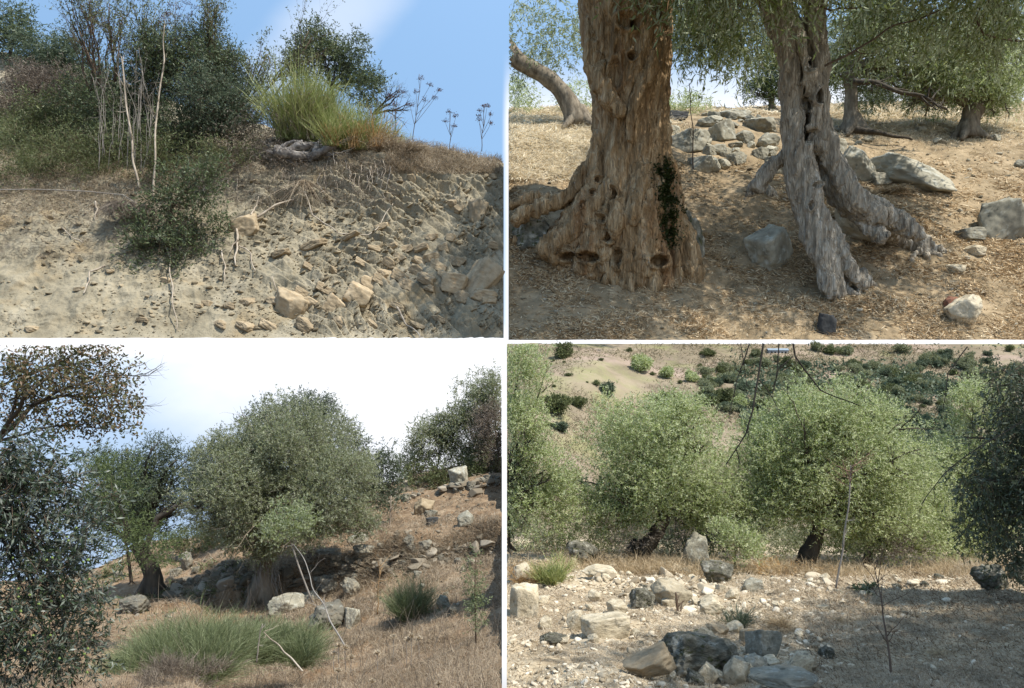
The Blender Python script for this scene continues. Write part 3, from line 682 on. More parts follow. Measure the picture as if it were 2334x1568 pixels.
broom('dry_tussock', 'grey tussock on the far right end of the crest', 'a', GA, 1110, 378, 90, 34, 500, 'shrub_brown', Y=71.5, spread=.6, wd=1.1, clumps=8, bend=.2, cat='grass tussock')
# hanging green shrub on the bank
tree('hanging_shrub', 'leafy dark green shrub growing from the middle of the bank', 'shrub', 'a', GA, (370, 640), [(370, 620, 7), (385, 520, 6), (395, 450, 4)], [(380, 560, 75, 55, -12), (345, 640, 55, 50, -12), (440, 560, 60, 45, -12), (400, 630, 65, 45, -14), (420, 480, 60, 60, -10), (360, 480, 50, 60, -8), (455, 430, 45, 55, -6), (490, 510, 30, 35, -8), (390, 420, 50, 45, -4), (330, 540, 40, 60, -10), (480, 400, 40, 40, 0)], 10, 1.5, 'shrub_dark', 'twig_brown', gap=.5, amp=.45, twig=3.5, Y=62.5, wpx=2.8, stemmat='twig_brown', up=.5, ns=3.2)
broom('dead_grass_clump', 'brown dead grass clump hanging beside the leafy shrub on the bank', 'a', GA, 300, 470, 80, 70, 900, 'shrub_brown', Y=64.5, spread=.9, bend=1.5, wd=1.2, clumps=5, cat='grass tussock')
# pale stalks
stick('bare_stalk', 'left of two tall pale dead stalks rising from the bank', 'dead stalk', 'a', [(318, 430, 63.5), (300, 330, 64), (288, 240, 64.5), (282, 160, 65), (278, 130, 65)], 5.5, 2, 'twig_pale', kids=5, kl=.2)
stick('bare_stalk', 'right of two tall pale dead stalks rising from the bank', 'dead stalk', 'a', [(348, 460, 63), (356, 350, 63.5), (368, 220, 64.5), (372, 120, 65), (376, 60, 65)], 5.5, 2, 'twig_pale', kids=6, kl=.2)
for i in range(26):
    x = RNG.uniform(225, 345); yb = RNG.uniform(300, 400)
    stick('thin_stem', 'thin grey stem among the stand behind the two pale stalks', 'stem', 'a', [(x, yb, 66 + i * .1), (x + RNG.uniform(-14, 14), yb - 120, 66 + i * .1), (x + RNG.uniform(-26, 22), RNG.uniform(110, 230), 66.5)], 1.5, .8, 'twig_grey', 'thin grey stems behind the pale stalks', kids=2, kl=.25)
for k, (x, y, L, wh) in enumerate([(205, 150, 135, 'leftmost dark twiggy sapling against the sky'), (235, 160, 150, 'dark twiggy sapling left of the pale stalks'), (262, 130, 110, 'dark twiggy sapling between the leftmost saplings and the pale stalks'), (330, 140, 110, 'dark twiggy sapling right of the pale stalks'), (480, 120, 105, 'dark twiggy sapling on top of the tallest shrub'), (545, 190, 90, 'slanting twiggy sapling left of the sky gap'), (580, 215, 150, 'long leafy twig leaning right across the sky gap')]):
    b = P(x, y + 60, 76 - k * .3); r = thing('sapling', wh, 'sapling', b); mb = MB(); tips = []
    dr = (np.array([-.12, 0, 1]) if k < 3 else np.array([.12, 0, 1]) if k < 5 else np.array([.55, -.1, .75]))
    for q in range(4 if k < 6 else 2): branch(mb, b, dr + RNG.normal(size=3) * .16, L * 76 / F * 1.35, .11, 2, .42, 9, 7, up=.15, tips=tips)
    mb.build('branches', M['twig_brown'], r, clip='a')
    lm = MB(); t = np.array([a for a, _ in tips]); n = len(t); t = np.repeat(t, 3, 0) + RNG.normal(size=(3 * n, 3)) * .12
    d = RNG.normal(size=(len(t), 3)); d[:, 2] += .6; d /= np.linalg.norm(d, axis=1)[:, None]
    lm.leaves(t, d, .3, .1, RNG.random(len(t)), 'a'); lm.build('leaves', M['shrub_mid'], r)
# dark umbels
def umbel(x, y, h, heads, Y, lab, r=12, lean=0):
    b = P(x, y, Y); s = Y / F; root = thing('umbel_plant', lab, 'plant', b); mb = MB(); hms = []
    top = b + np.array([lean * s, 0, h * s]); p = wobble(bez(b, (b + top) / 2, top, 9), .03); mb.tube(wobble(p, .03), np.linspace(.9, .5, 9) * s, 5)
    for (dx, dy) in heads:
        hm = MB(); hms.append(hm)
        e = P(x + dx, y - dy, Y); i = int(np.clip((dy * s) / (h * s) * 6 - 1, 1, 8))
        q = bez(p[i], (p[i] + e) / 2 - (0, 0, 3 * s), e, 6); mb.tube(q, np.linspace(.55, .3, 6) * s, 4)
        for k in range(12):
            a = RNG.normal(size=3); a[2] = abs(a[2]) * .7; a /= np.linalg.norm(a); t = e + a * r * s * RNG.uniform(.7, 1)
            mb.tube(np.array([e, t]), .22 * s, 3)
            c = t + RNG.normal(size=(5, 3)) * 1.6 * s; d = RNG.normal(size=(5, 3)); d /= np.linalg.norm(d, axis=1)[:, None]
            hm.leaves(c, d, 2.6 * s, 1.6 * s, RNG.random(5), 'a')
    mb.build('stalk', M['twig_brown'], root, clip='a'); [h_.build('flower_head', M['umb'], root) for h_ in hms if h_.v]
M['umb'] = leafmat('dark_umbel_seed', [(.045, .018, .022), (.11, .05, .055)], None, .1)
umbel(1098, 345, 110, [(12, 102), (-4, 92), (22, 84), (-6, 70), (20, 62), (4, 100), (-9, 80)], 74, 'dark umbel plant standing alone furthest right against the sky', 7, 8)
umbel(1025, 340, 90, [(0, 84), (14, 74), (-10, 62), (10, 52)], 74, 'dark umbel plant second from the right against the sky', 7)
umbel(940, 320, 150, [(20, 140), (40, 125), (10, 110), (50, 95), (30, 90), (-5, 80), (60, 112)], 75, 'twiggy purple umbel plant right of the crest olive tree', 8, 20)
umbel(900, 300, 110, [(0, 60), (20, 90), (-10, 80), (30, 60)], 75, 'low purple umbel plant beside the dead branches of the crest tree', 7, 10)
umbel(400, 120, 118, [(-20, 85), (-5, 108), (10, 100), (25, 110), (35, 85), (45, 100), (5, 80), (30, 70)], 74, 'dark red umbel cluster above the tallest shrub', 12)
umbel(375, 120, 90, [(0, 78), (-8, 60), (10, 65)], 74, 'small dark red umbel left of the big red cluster', 11)
# dead bare branches at right of the crest tree
b = P(850, 260, 76); r = MB()
for q in range(5): branch(r, b, np.array([.5 + .2 * q * .3, 0, .55 - .12 * q]) + RNG.normal(size=3) * .1, 3.6, .12, 2, .5, 8, 5, up=.0)
tag(recenter(r.build('dead_branch', M['bark_dark'], clip='a')), 'black bare branches sticking out right of the crest tree', 'dead branch')
# weathered stump
b = GA.at(690, 345); s = b[1] / F; stp = thing('dead_stump', 'grey twisted dead stump lying on the crest below the brooms', 'stump', b); mb = MB()
for pts, w in [([(628, 338), (665, 345), (705, 350), (740, 340), (765, 325)], 26), ([(715, 350), (730, 320), (742, 295), (750, 270)], 15), ([(650, 345), (680, 325), (720, 322), (750, 335)], 20), ([(700, 352), (730, 345), (760, 345)], 14), ([(640, 335), (655, 320), (690, 315)], 12), ([(610, 340), (640, 346), (660, 345)], 10)]:
    p = np.array([P(x, y + 6, 69.3 - RNG.uniform(0, .5)) for x, y in pts]); n = 18; t = np.linspace(0, len(p) - 1, n); p = np.stack([np.interp(t, np.arange(len(p)), p[:, i]) for i in range(3)], -1); p = wobble(p, .06, 1.5)
    w_ = w * s / 2 * (1 + .45 * noise(p * 1.1)) * np.linspace(1, .45, n); mb.tube(p, w_, 10)
o = mb.build('wood', M['driftwood'], stp, smooth=True, clip='a')
mb = MB()
for q in range(30):
    a = P(RNG.uniform(620, 770), RNG.uniform(330, 362), 69.0); branch(mb, a, RNG.normal(size=3) * (1, .3, .6), 2.2, .06, 1, .6, 7, 4, up=0)
mb.build('dead_roots', M['twig_grey'], stp, clip='a')
# roots hanging from the bank
def onbank(pts, off=.5): return [(x, y, GA.at(x, y)[1] - off) for x, y in pts]
for lab, pts, w0, w1 in [('white forked root sticking out at the middle of the bank', [(545, 497), (590, 490), (660, 455), (740, 435)], 7, 3), ('white root drop hanging straight down from the forked root', [(543, 498), (541, 540), (538, 605)], 8, 3),
        ('short white root splitting right from the hanging root', [(545, 560), (570, 575), (580, 618)], 4, 2), ('short white root splitting left from the hanging root', [(543, 545), (530, 560), (524, 575)], 4, 2), ('short upright white spur on the forked root', [(572, 490), (584, 470), (590, 448)], 5, 1.5),
        ('curved pale root on the left of the bank', [(240, 605), (205, 620), (200, 650), (188, 668)], 5, 2.5), ('long thin root arching right from the root tuft', [(695, 440), (715, 490), (770, 530), (840, 535), (900, 460)], 3, 2),
        ('thin pale root dangling down over the bottom of the leafy shrub', [(378, 560), (392, 620), (398, 700), (403, 750)], 4, 1.8), ('pale twisted root at the bottom right of the bank', [(905, 700), (925, 735), (960, 770)], 5, 3), ('thin curled root left of the leafy shrub', [(140, 518), (165, 540), (190, 552)], 3, 2),
        ('small hanging root tuft at the left overhang', [(218, 460), (222, 480), (215, 500)], 6, 2), ('thin root below the forked root', [(505, 570), (512, 610), (510, 640)], 4, 2), ('thin root trailing down in the lower middle', [(620, 630), (632, 660), (625, 690)], 2.5, 1.5)]:
    stick('root', lab, 'root', 'a', onbank(pts), w0, w1, 'twig_pale', amp=.04)
broom('root_tuft', 'frayed grey root tuft hanging from the upper bank', 'a', GA, 690, 420, 34, 85, 260, 'straw_c', spread=.2, bend=2.6, wd=1.6, clumps=3, cat='root', Y=GA.at(690, 420)[1] - .6)
stick('twine', 'thin grey wire stretched over the grass at the left edge', 'wire', 'a', [(-20, 432, 63), (80, 432, 63), (200, 436, 63), (280, 444, 63), (320, 470, 63)], 2.6, 1.6, 'twig_grey', amp=.005)

scrub('dry_scrub', 'pale straw coloured scrub covering the shoulder of the bank left of the pale stalks', (150, 400), [(120, 360, 110, 55, 0), (230, 390, 80, 45, -6), (60, 400, 90, 40, -10), (190, 330, 90, 50, 4)], 8, 1.5, 'shrub_mid', gap=.55, Y=71, wpx=1.5, trunk=False)
scrub('dry_scrub', 'brown and green undergrowth under the tallest shrub at the crest', (450, 400), [(400, 350, 90, 50, 0), (480, 370, 70, 40, -6), (540, 370, 60, 34, -6), (330, 380, 70, 50, -4)], 8, 1.6, 'shrub_mid', gap=.5, Y=69.6, wpx=1.6, trunk=False)
scrub('dead_scrub', 'grey dead twig mass right under the dead stump on the crest', (620, 380), [(560, 380, 60, 24, 0), (640, 375, 70, 20, 0), (480, 400, 70, 28, -4)], 9, .9, 'shrub_brown', gap=.5, Y=68.2, wpx=1.2, trunk=False)

for q in range(46):
    x = RNG.uniform(430, 900); y = RNG.uniform(365, 400) + (x < 560) * 20; g0 = GA.at(x, y); L_ = RNG.uniform(18, 60)
    stick('hanging_root', 'thin dead root dangling over the top edge of the bank', 'root', 'a', [(x, y, g0[1] - .3), (x + RNG.uniform(-6, 6), y + L_ * .5, g0[1] - .9), (x + RNG.uniform(-14, 14), y + L_, GA.at(x, y + L_)[1] - .5)], 2.0, .8, 'twig_pale' if q % 3 else 'twig_grey', 'thin dead roots over the top edge of the bank', amp=.06, sides=4)
# ------------------------------------------------------------------ north east plot: two old olive trunks on a littered slope
def disp_b(p, x, par):
    y = py(p)
    a = fbm(p * .22 + 11, 5) * .42 + ridged(p * .6 + 3, 3) * .06
    # hump that carries the big trunk
    c = P(1440, 560, 63); d = ((p[..., 0] - c[0]) / 7.5) ** 2 + ((p[..., 1] - 64) / 4.5) ** 2
    a += np.exp(-d) * .9
    c = P(1330, 430, 66); d = ((p[..., 0] - c[0]) / 7) ** 2 + ((p[..., 1] - 67) / 3.0) ** 2
    a += np.exp(-d) * 1.2
    c = P(1680, 520, 64); d = ((p[..., 0] - c[0]) / 3) ** 2 + ((p[..., 1] - 65) / 5) ** 2
    a -= np.exp(-d) * .7
    a *= np.clip(par * 3, .1, 1)
    return p + np.array([0, -.4, .9]) * a[..., None]
colsB = [1120, 1250, 1400, 1500, 1650, 1800, 1950, 2100, 2334, 2420]
rowsB = [(55, [776] * 10), (58, [715] * 10), (61.5, [650] * 10), (65, [570] * 10), (69, [480, 480, 490, 495, 500, 500, 500, 500, 500, 500]),
         (74, [400, 400, 415, 430, 430, 430, 430, 430, 430, 430]), (81, [330, 330, 340, 350, 355, 355, 355, 360, 365, 365]), (90, [285, 283, 280, 278, 280, 290, 300, 305, 305, 305]),
         (100, [258, 256, 252, 250, 250, 255, 262, 262, 262, 262]), (112, [250, 250, 248, 248, 250, 245, 236, 232, 236, 236])]
M['soil_b'] = solidmat('grove_soil', [(.13, .095, .055), (.26, .195, .115), (.42, .32, .20)], scale=.5, bscale=3.5, bump=.6, dist=.15,
                       spots=[((.30, .22, .13), .35, .5, .62, .55), ((.33, .25, .15), 3.2, .55, .66, .5)])
GB = Ground('grove_slope', colsB, rowsB, 520, 560, 1159, 2420, disp_b, M['soil_b'], 'b', sm=3)
M['straw_w'] = leafmat('bleached_straw', [(.50, .40, .25), (.70, .60, .42), (.82, .74, .56)], None, .3)
M['litter_b'] = rmat('dry_olive_leaf_litter', [(.16, .10, .05), (.40, .27, .14), (.60, .46, .28), (.74, .62, .43)], .8, .15)
litter(GB, 'leaf_litter', 'dry fallen olive leaves covering the ground below the two old trunks', 60000, 15, 'litter_b', 'b', lambda x, y, p: (y > 360) * np.clip((y - 330) / 200, 0, 1) * (.06 + np.clip(noise(p * .3 + 8) * 1.6 + .4, 0, 1.4)) * (1 - .75 * np.exp(-((x - 1650) / 90) ** 2 - ((y - 500) / 90) ** 2)), 2.1)
grass(GB, 'dry_grass', 'sunlit straw grass left of the big trunk', 26000, 22, 'straw_w', 'b', lambda x, y, p: (x < 1370) * (y < 400) * 1.0 + (x < 1560) * (y < 330) * .3, 1.3, 1.3, .8)
litter(GB, 'straw_thatch', 'flattened pale straw on the sunlit slope left of the big trunk and at the far right', 60000, 16, 'straw_w', 'b', lambda x, y, p: (x < 1500) * (y < 410) * 1.0 + (x > 1880) * (y < 300) * .8 + (x > 1500) * (y < 262) * .5, 2.6)
grass(GB, 'straw_grass', 'thin straw grass over the far slope on the right', 16000, 13, 'straw_w', 'b', lambda x, y, p: (x > 1880) * (y < 400) * np.clip((330 - y) / 60 + .1, .03, 1), 1.0, .6, .6)
grass(GB, 'grass_tufts', 'thin dry grass tufts between the stones and the trunks', 9000, 30, 'straw', 'b', lambda x, y, p: (y > 330) * (noise(p * .35 + 30) > .16) * 1.0, 1.0, .8, .9)
broom('grass_tussock', 'straw tussock on the ground behind the right leg of the right trunk', 'b', GB, 2010, 440, 120, 50, 700, 'straw', spread=.9, wd=1.2, clumps=8, bend=.8, cat='grass tussock')
broom('grass_tussock', 'straw tussock under the roots of the big trunk at the left edge', 'b', GB, 1255, 575, 70, 70, 400, 'straw', spread=.7, wd=1.2, clumps=6, bend=.8, cat='grass tussock', Y=62.5)
for i, (x, y, lab) in enumerate([(1790, 610, 'thin dry grass clump beside the foot of the split trunk'), (2040, 560, 'thin dry grass clump in front of the right leg of the split trunk'), (1975, 640, 'dry grass clump right of the front leg of the split trunk'), (1640, 590, 'dry grass clump in front of the grey flat stone'), (2220, 740, 'tall thin grass stalks at the lower right corner'), (1320, 690, 'tiny straw clump in front of the big trunk')]):
    broom('grass_clump', lab, 'b', GB, x, y, 50, 65, 60, 'straw', spread=.6, wd=1.3, clumps=3, bend=.6, cat='grass')
# --- trunks
def remeshed(name, tubes, voxel, mat, root, panel, disp, extra=None):
    mb = MB()
    for p, r, n in tubes: mb.tube(p, r, n)
    o = mb.build(name, M[mat]); m = o.modifiers.new('r', 'REMESH'); m.mode = 'VOXEL'; m.voxel_size = voxel; m.use_smooth_shade = True
    dg = bpy.context.evaluated_depsgraph_get(); me = bpy.data.meshes.new_from_object(o.evaluated_get(dg))
    bpy.data.objects.remove(o)
    n = len(me.vertices); v = np.empty(n * 3, np.float32); me.vertices.foreach_get('co', v); v = v.reshape(-1, 3).astype(float)
    nn = np.empty(n * 3, np.float32); me.vertices.foreach_get('normal', nn); nn = nn.reshape(-1, 3).astype(float)
    v = disp(v, nn)
    lt = np.empty(len(me.polygons), np.int32); me.polygons.foreach_get('loop_total', lt)
    li = np.empty(len(me.loops), np.int32); me.loops.foreach_get('vertex_index', li); st = np.concatenate([[0], np.cumsum(lt)[:-1]])
    mb = MB(); q = st[lt == 4]
    mb.add(v, np.stack([li[q + i] for i in range(4)], -1))
    q = st[lt == 3]
    if len(q): mb.f.append(np.stack([li[q + i] for i in range(3)], -1)); mb.r.append(np.full(len(q), .5))
    bpy.data.meshes.remove(me)
    return mb.build(name, M[mat], root, smooth=True, clip=panel)
def interp(pts, n):
    p = np.array(pts, float); t = np.linspace(0, len(p) - 1, n); o = np.stack([np.interp(t, np.arange(len(p)), p[:, i]) for i in range(p.shape[1])], -1)
    for i in range(o.shape[1]): o[:, i] = np.convolve(np.pad(o[:, i], 2, mode='edge'), np.ones(5) / 5, 'valid')
    return o
def tb(pts, n=24, sides=14, wob=.0):
    """pts (x,y,width,Y)"""
    o = interp(pts, n); p = np.array([P(a, b, Y) for a, b, w, Y in o]); r = o[:, 2] * o[:, 3] / F / 2
    if wob: p = wobble(p, wob, 2)
    return p, r, sides
M['bark_b'] = solidmat('old_olive_bark', [(.10, .062, .030), (.34, .225, .115), (.58, .44, .27)], scale=1.1, stretch=(1.7, 1.7, .26), bscale=7, bump=.8, dist=.13, cracks=(1.7, .22, (.06, .04, .024)),
                       spots=[((.24, .12, .05), .35, .52, .68, .6), ((.05, .036, .022), 2.2, .57, .7, .7), ((.45, .43, .37), 1.9, .62, .7, .4)])
M['bark_b2'] = solidmat('grey_olive_bark', [(.16, .13, .095), (.38, .325, .245), (.60, .54, .44)], scale=1.4, stretch=(1.7, 1.7, .3), bscale=7, bump=.8, dist=.12, cracks=(2.0, .22, (.08, .065, .05)),
                        spots=[((.05, .04, .03), 2.0, .58, .72, .7), ((.44, .44, .40), 2.6, .6, .68, .5)])
b1 = GB.at(1450, 628); Y1 = b1[1] + 2.6
rt = thing('olive_tree', 'huge old olive tree with a flared gnarled trunk, left of the pair', 'tree', b1)
T = [tb([(1428, -60, 212, Y1), (1426, 20, 198, Y1), (1427, 110, 178, Y1), (1430, 210, 156, Y1), (1431, 290, 140, Y1), (1432, 360, 140, Y1), (1440, 430, 150, Y1), (1450, 520, 170, Y1), (1455, 640, 185, Y1)], 40, 28),
     tb([(1500, -80, 60, Y1 + .5), (1497, 150, 50, Y1), (1487, 260, 58, Y1 - .6), (1500, 360, 62, Y1 - .8), (1512, 450, 66, Y1 - 1), (1530, 540, 80, Y1 - 1.2), (1560, 590, 60, Y1 - 1.4), (1590, 640, 34, Y1 - 1)], 30),
     tb([(1350, -60, 50, Y1), (1352, 100, 38, Y1 - 1.2), (1362, 180, 34, Y1 - 2.4), (1392, 232, 26, Y1 - 2.9), (1415, 262, 22, Y1 - 3)], 26, 12),
     tb([(1500, 60, 40, Y1 - 1.2), (1485, 140, 36, Y1 - 2.3), (1462, 200, 30, Y1 - 2.8), (1440, 250, 22, Y1 - 3.0), (1432, 330, 16, Y1 - 2.7)], 26, 12),
     tb([(1405, 250, 60, Y1 - 1), (1408, 380, 60, Y1 - 1.4), (1420, 480, 74, Y1 - 1.9), (1452, 560, 92, Y1 - 2.2), (1468, 640, 74, Y1 - 2.4)], 26),
     tb([(1375, 300, 40, Y1 - .6), (1365, 380, 40, Y1 - 1), (1345, 450, 50, Y1 - 1.4), (1310, 520, 46, Y1 - 1.6), (1262, 560, 44, Y1 - 1.6), (1235, 575, 30, Y1 - 1.4)], 26),
     tb([(1370, 350, 34, Y1 - .4), (1340, 380, 30, Y1 - .6), (1318, 410, 24, Y1 - .9), (1308, 440, 22, Y1 - .9), (1270, 462, 22, Y1 - .8), (1215, 475, 20, Y1 - .7), (1172, 505, 16, Y1 - .6)], 40, 10, .02),
     tb([(1265, 455, 14, Y1 - .5), (1215, 450, 12, Y1 - .3), (1163, 470, 10, Y1)], 20, 8, .02)]
RR = np.random.default_rng(5)
for k in range(22):        # the lacy skirt of roots
    u = k / 21; x1 = 1232 + u * 350 + RR.uniform(-8, 8); y1 = 575 + 70 * math.sin(min(1, u * 1.5) * 1.57) - (u > .75) * (u - .75) * 60
    x0 = 1378 + u * 130 + RR.uniform(-12, 12); y0 = 400 + RR.uniform(-50, 60) + abs(u - .5) * 40; w = RR.uniform(13, 30)
    dY = 1.5 + 1.9 * math.sin(u * 3.14); Ye = GB.at(x1, y1)[1]
    T.append(tb([(x0, y0, w * .6, Y1 - dY * .75), (x0 * .65 + x1 * .35 + RR.uniform(-16, 16), y0 * .65 + y1 * .35, w * .9, Y1 - dY - .1), (x0 * .3 + x1 * .7 + RR.uniform(-18, 18), y0 * .3 + y1 * .7, w, (Y1 - dY) * .5 + Ye * .5), (x1, y1 - 6, w, Ye), (x1 + RR.uniform(-10, 8), y1 + 16, w * .5, Ye - .2)], 26, 10, .05))
T.append(tb([(1385, 400, 50, Y1 - .3), (1340, 480, 80, Y1 - .4), (1300, 560, 90, Y1 - .6), (1270, 610, 60, Y1 - .9)], 24))
for k in range(9):     # roots that reach out over the ground
    u = k / 8; xa = 1270 + u * 300; xe = 1165 + u * 470 + RR.uniform(-10, 10); ye = 560 + 70 * math.sin(u * 3.14) + RR.uniform(-12, 12); ga = GB.at(xa, ye - 12); ge = GB.at(xe, ye)
    w = RR.uniform(12, 20); T.append(tb([(xa + (1420 - xa) * .3, ye - 70, w, Y1 - 1.5), (xa, ye - 26, w, ga[1] - .1), ((xa + xe) / 2, ye - 9, w * .8, ge[1] + .1), (xe, ye + 2, w * .4, ge[1])], 26, 9, .06))
def sc_disp(holes, amp, fis, vs):
    def f(v, n):
        X_, Y_ = px(v), py(v)
        q = v * np.array([1, 1, vs])
        tw = v.copy(); an_ = v[:, 2] * .16; tw[:, 0] = v[:, 0] + 1.2 * np.sin(an_); tw[:, 2] *= .16
        a = amp * fbm(q * .5, 3) + amp * 1.1 * (ridged(tw * .75 + 2, 3) - .5) + fis * (ridged(q * 1.5 + 4, 3) - .4) + fis * .5 * noise(q * 4.5)
        for (x, y, rx, ry, d) in holes:
            e = ((X_ - x) / rx) ** 2 + ((Y_ - y) / ry) ** 2
            a -= d * np.exp(-e ** 2 * 1.0) * (n[:, 1] < .2)
            a += .22 * np.exp(-((np.sqrt(e) - 1.35) / .3) ** 2) * (n[:, 1] < .2)
        return v + n * a[:, None]
    return f
TR1 = remeshed('trunk', T, .085, 'bark_b', rt, 'b', sc_disp([(1430, 48, 22, 16, .5), (1448, 52, 9, 14, 1.3), (1440, 128, 8, 9, .9), (1497, 30, 8, 16, .7), (1345, 585, 22, 12, 1.2), (1500, 595, 20, 12, 1.0), (1300, 585, 24, 9, 1.1), (1398, 445, 9, 16, .8), (1370, 500, 8, 8, .8), (1350, 440, 6, 6, .8), (1362, 410, 6, 6, .7), (1385, 540, 10, 9, .8), (1330, 470, 6, 6, .7), (1345, 510, 6, 6, .7), (1412, 590, 7, 20, .8), (1405, 170, 12, 30, .35)], .24, .16, .35))
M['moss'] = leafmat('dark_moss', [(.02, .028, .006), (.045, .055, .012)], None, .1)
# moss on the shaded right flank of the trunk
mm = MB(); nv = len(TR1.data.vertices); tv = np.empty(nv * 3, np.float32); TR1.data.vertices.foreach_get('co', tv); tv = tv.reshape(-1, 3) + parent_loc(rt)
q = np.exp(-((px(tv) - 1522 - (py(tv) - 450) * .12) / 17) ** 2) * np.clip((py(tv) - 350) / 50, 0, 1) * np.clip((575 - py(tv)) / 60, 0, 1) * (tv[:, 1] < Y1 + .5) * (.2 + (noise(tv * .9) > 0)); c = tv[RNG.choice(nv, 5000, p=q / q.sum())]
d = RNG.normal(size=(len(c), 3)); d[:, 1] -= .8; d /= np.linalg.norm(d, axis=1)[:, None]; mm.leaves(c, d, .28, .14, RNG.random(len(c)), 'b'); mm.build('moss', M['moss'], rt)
LB = [lob(1600, -260, 230, 110, Y1, -10), lob(1720, -200, 240, 120, Y1, -12), lob(1600, 10, 110, 55, Y1, 10), lob(1610, 70, 90, 50, Y1, 13)]
cm = MB(); st = MB(); foliage(cm, LB, 4800, 9, .75, .15, 'b', 3.4, -.1, .5, .2, .5, st, .5); cm.build('crown', M['olive_b'], rt); st.build('twigs', M['twig_brown'], rt)
# second, split trunk
b2 = GB.at(1915, 672); Y2 = b2[1] + 1.2
rt2 = thing('olive_tree', 'grey olive tree with a hollow split trunk on two spread legs', 'tree', b2)
T = [tb([(1700, -160, 60, Y2 + 1), (1745, -40, 62, Y2 + .6), (1778, 50, 56, Y2 + .3), (1800, 120, 50, Y2), (1806, 200, 40, Y2), (1806, 280, 40, Y2), (1815, 340, 52, Y2), (1828, 400, 58, Y2 - .2), (1842, 470, 56, Y2 - .5), (1862, 540, 56, Y2 - .9), (1885, 600, 56, Y2 - 1.2), (1905, 650, 38, Y2 - 1.4), (1918, 690, 16, Y2 - 1.4)], 60, 18),
     tb([(1870, -160, 60, Y2 + .3), (1856, -40, 52, Y2 + .3), (1855, 40, 44, Y2 + .2), (1862, 130, 42, Y2), (1866, 220, 38, Y2), (1868, 290, 40, Y2), (1890, 345, 38, Y2), (1912, 400, 38, Y2), (1945, 450, 44, Y2 - .2), (1990, 495, 52, Y2 - .5), (2040, 532, 50, GB.at(2040, 555)[1] + .4), (2085, 562, 32, GB.at(2085, 570)[1]), (2150, 590, 12, GB.at(2140, 580)[1])], 60, 16),
     tb([(1800, 20, 30, Y2 + .8), (1830, 90, 34, Y2 + .9), (1835, 200, 40, Y2 + .9), (1838, 280, 40, Y2 + .8), (1850, 330, 38, Y2 + .5)], 30),
     tb([(1812, 60, 18, Y2 - .6), (1835, 130, 17, Y2 - 1), (1848, 190, 18, Y2 - .9), (1862, 235, 18, Y2 - .8), (1856, 300, 22, Y2 - .7)], 26, 10, .02),
     tb([(1850, 320, 20, Y2 - .1), (1868, 330, 26, Y2 - .2), (1884, 345, 22, Y2 - .2)], 12, 8),
     tb([(1812, 335, 40, Y2 + .6), (1785, 362, 30, Y2 + 1), (1755, 385, 28, Y2 + 1.3), (1732, 410, 30, Y2 + 1.5), (1722, 435, 24, Y2 + 1.4)], 22),
     tb([(1866, 345, 20, Y2 + 1.2), (1880, 400, 22, Y2 + 1.2), (1910, 450, 26, Y2 + .9), (1960, 500, 26, Y2 + .4), (2020, 548, 26, Y2 - .4)], 24, 10),
     tb([(1840, 430, 24, Y2 - .9), (1870, 500, 30, Y2 - 1.2), (1880, 570, 34, Y2 - 1.6), (1888, 640, 40, Y2 - 1.8), (1896, 685, 26, Y2 - 1.8)], 24, 12, .03), tb([(1885, 500, 24, Y2 - .6), (1915, 580, 30, Y2 - 1), (1940, 625, 30, Y2 - 1.1), (1968, 655, 14, Y2 - 1.1)], 20, 10, .03),
     tb([(1955, 440, 20, Y2 + .2), (2010, 480, 34, Y2 + .2), (2070, 520, 34, Y2), (2105, 545, 20, Y2 - .2)], 20, 10, .03)]
for (fx, fy, w0) in ((1908, 655, 24), (2100, 562, 18), (1958, 640, 16), (1724, 432, 18)):
    for q in range(6):
        an = RR.uniform(-.3, 3.5); ex = fx + math.cos(an) * RR.uniform(25, 55); ey = fy + 10 + math.sin(an) * RR.uniform(5, 22); ge = GB.at(ex, ey)
        T.append(tb([(fx, fy - 22, w0, GB.at(fx, fy)[1] - .1), ((fx * 1.2 + ex * .8) / 2, (fy + ey) / 2 - 6, w0 * .7, (GB.at(fx, fy)[1] + ge[1]) / 2), (ex, ey, w0 * .35, ge[1]), (ex + (ex - fx) * .3, ey + 8, w0 * .2, ge[1])], 16, 8, .04))
remeshed('trunk', T, .08, 'bark_b2', rt2, 'b', sc_disp([(1836, 290, 8, 32, 1.3), (1834, 205, 7, 16, 1.0), (1866, 218, 6, 16, .8), (1818, 25, 8, 30, .8), (1845, 150, 6, 12, .7), (1850, 240, 5, 10, .6), (1848, 470, 4, 9, .5), (1855, 425, 5, 6, .6)], .2, .14, .35))
LB = [lob(2050, -200, 260, 120, Y2, -4), lob(2350, -160, 260, 110, Y2, -6), lob(2200, -330, 330, 130, Y2, -2), lob(1690, 20, 110, 55, Y2, 9), lob(2150, 0, 200, 70, Y2, 6), lob(1990, 40, 110, 60, Y2, 8), lob(1700, 100, 80, 45, Y2, 13), lob(2280, 50, 120, 70, Y2, 5)]
cm = MB(); st = MB(); foliage(cm, LB, 5600, 9, .75, .15, 'b', 3.4, -.1, .5, .2, .5, st, .5); cm.build('crown', M['olive_b'], rt2); st.build('twigs', M['twig_brown'], rt2)
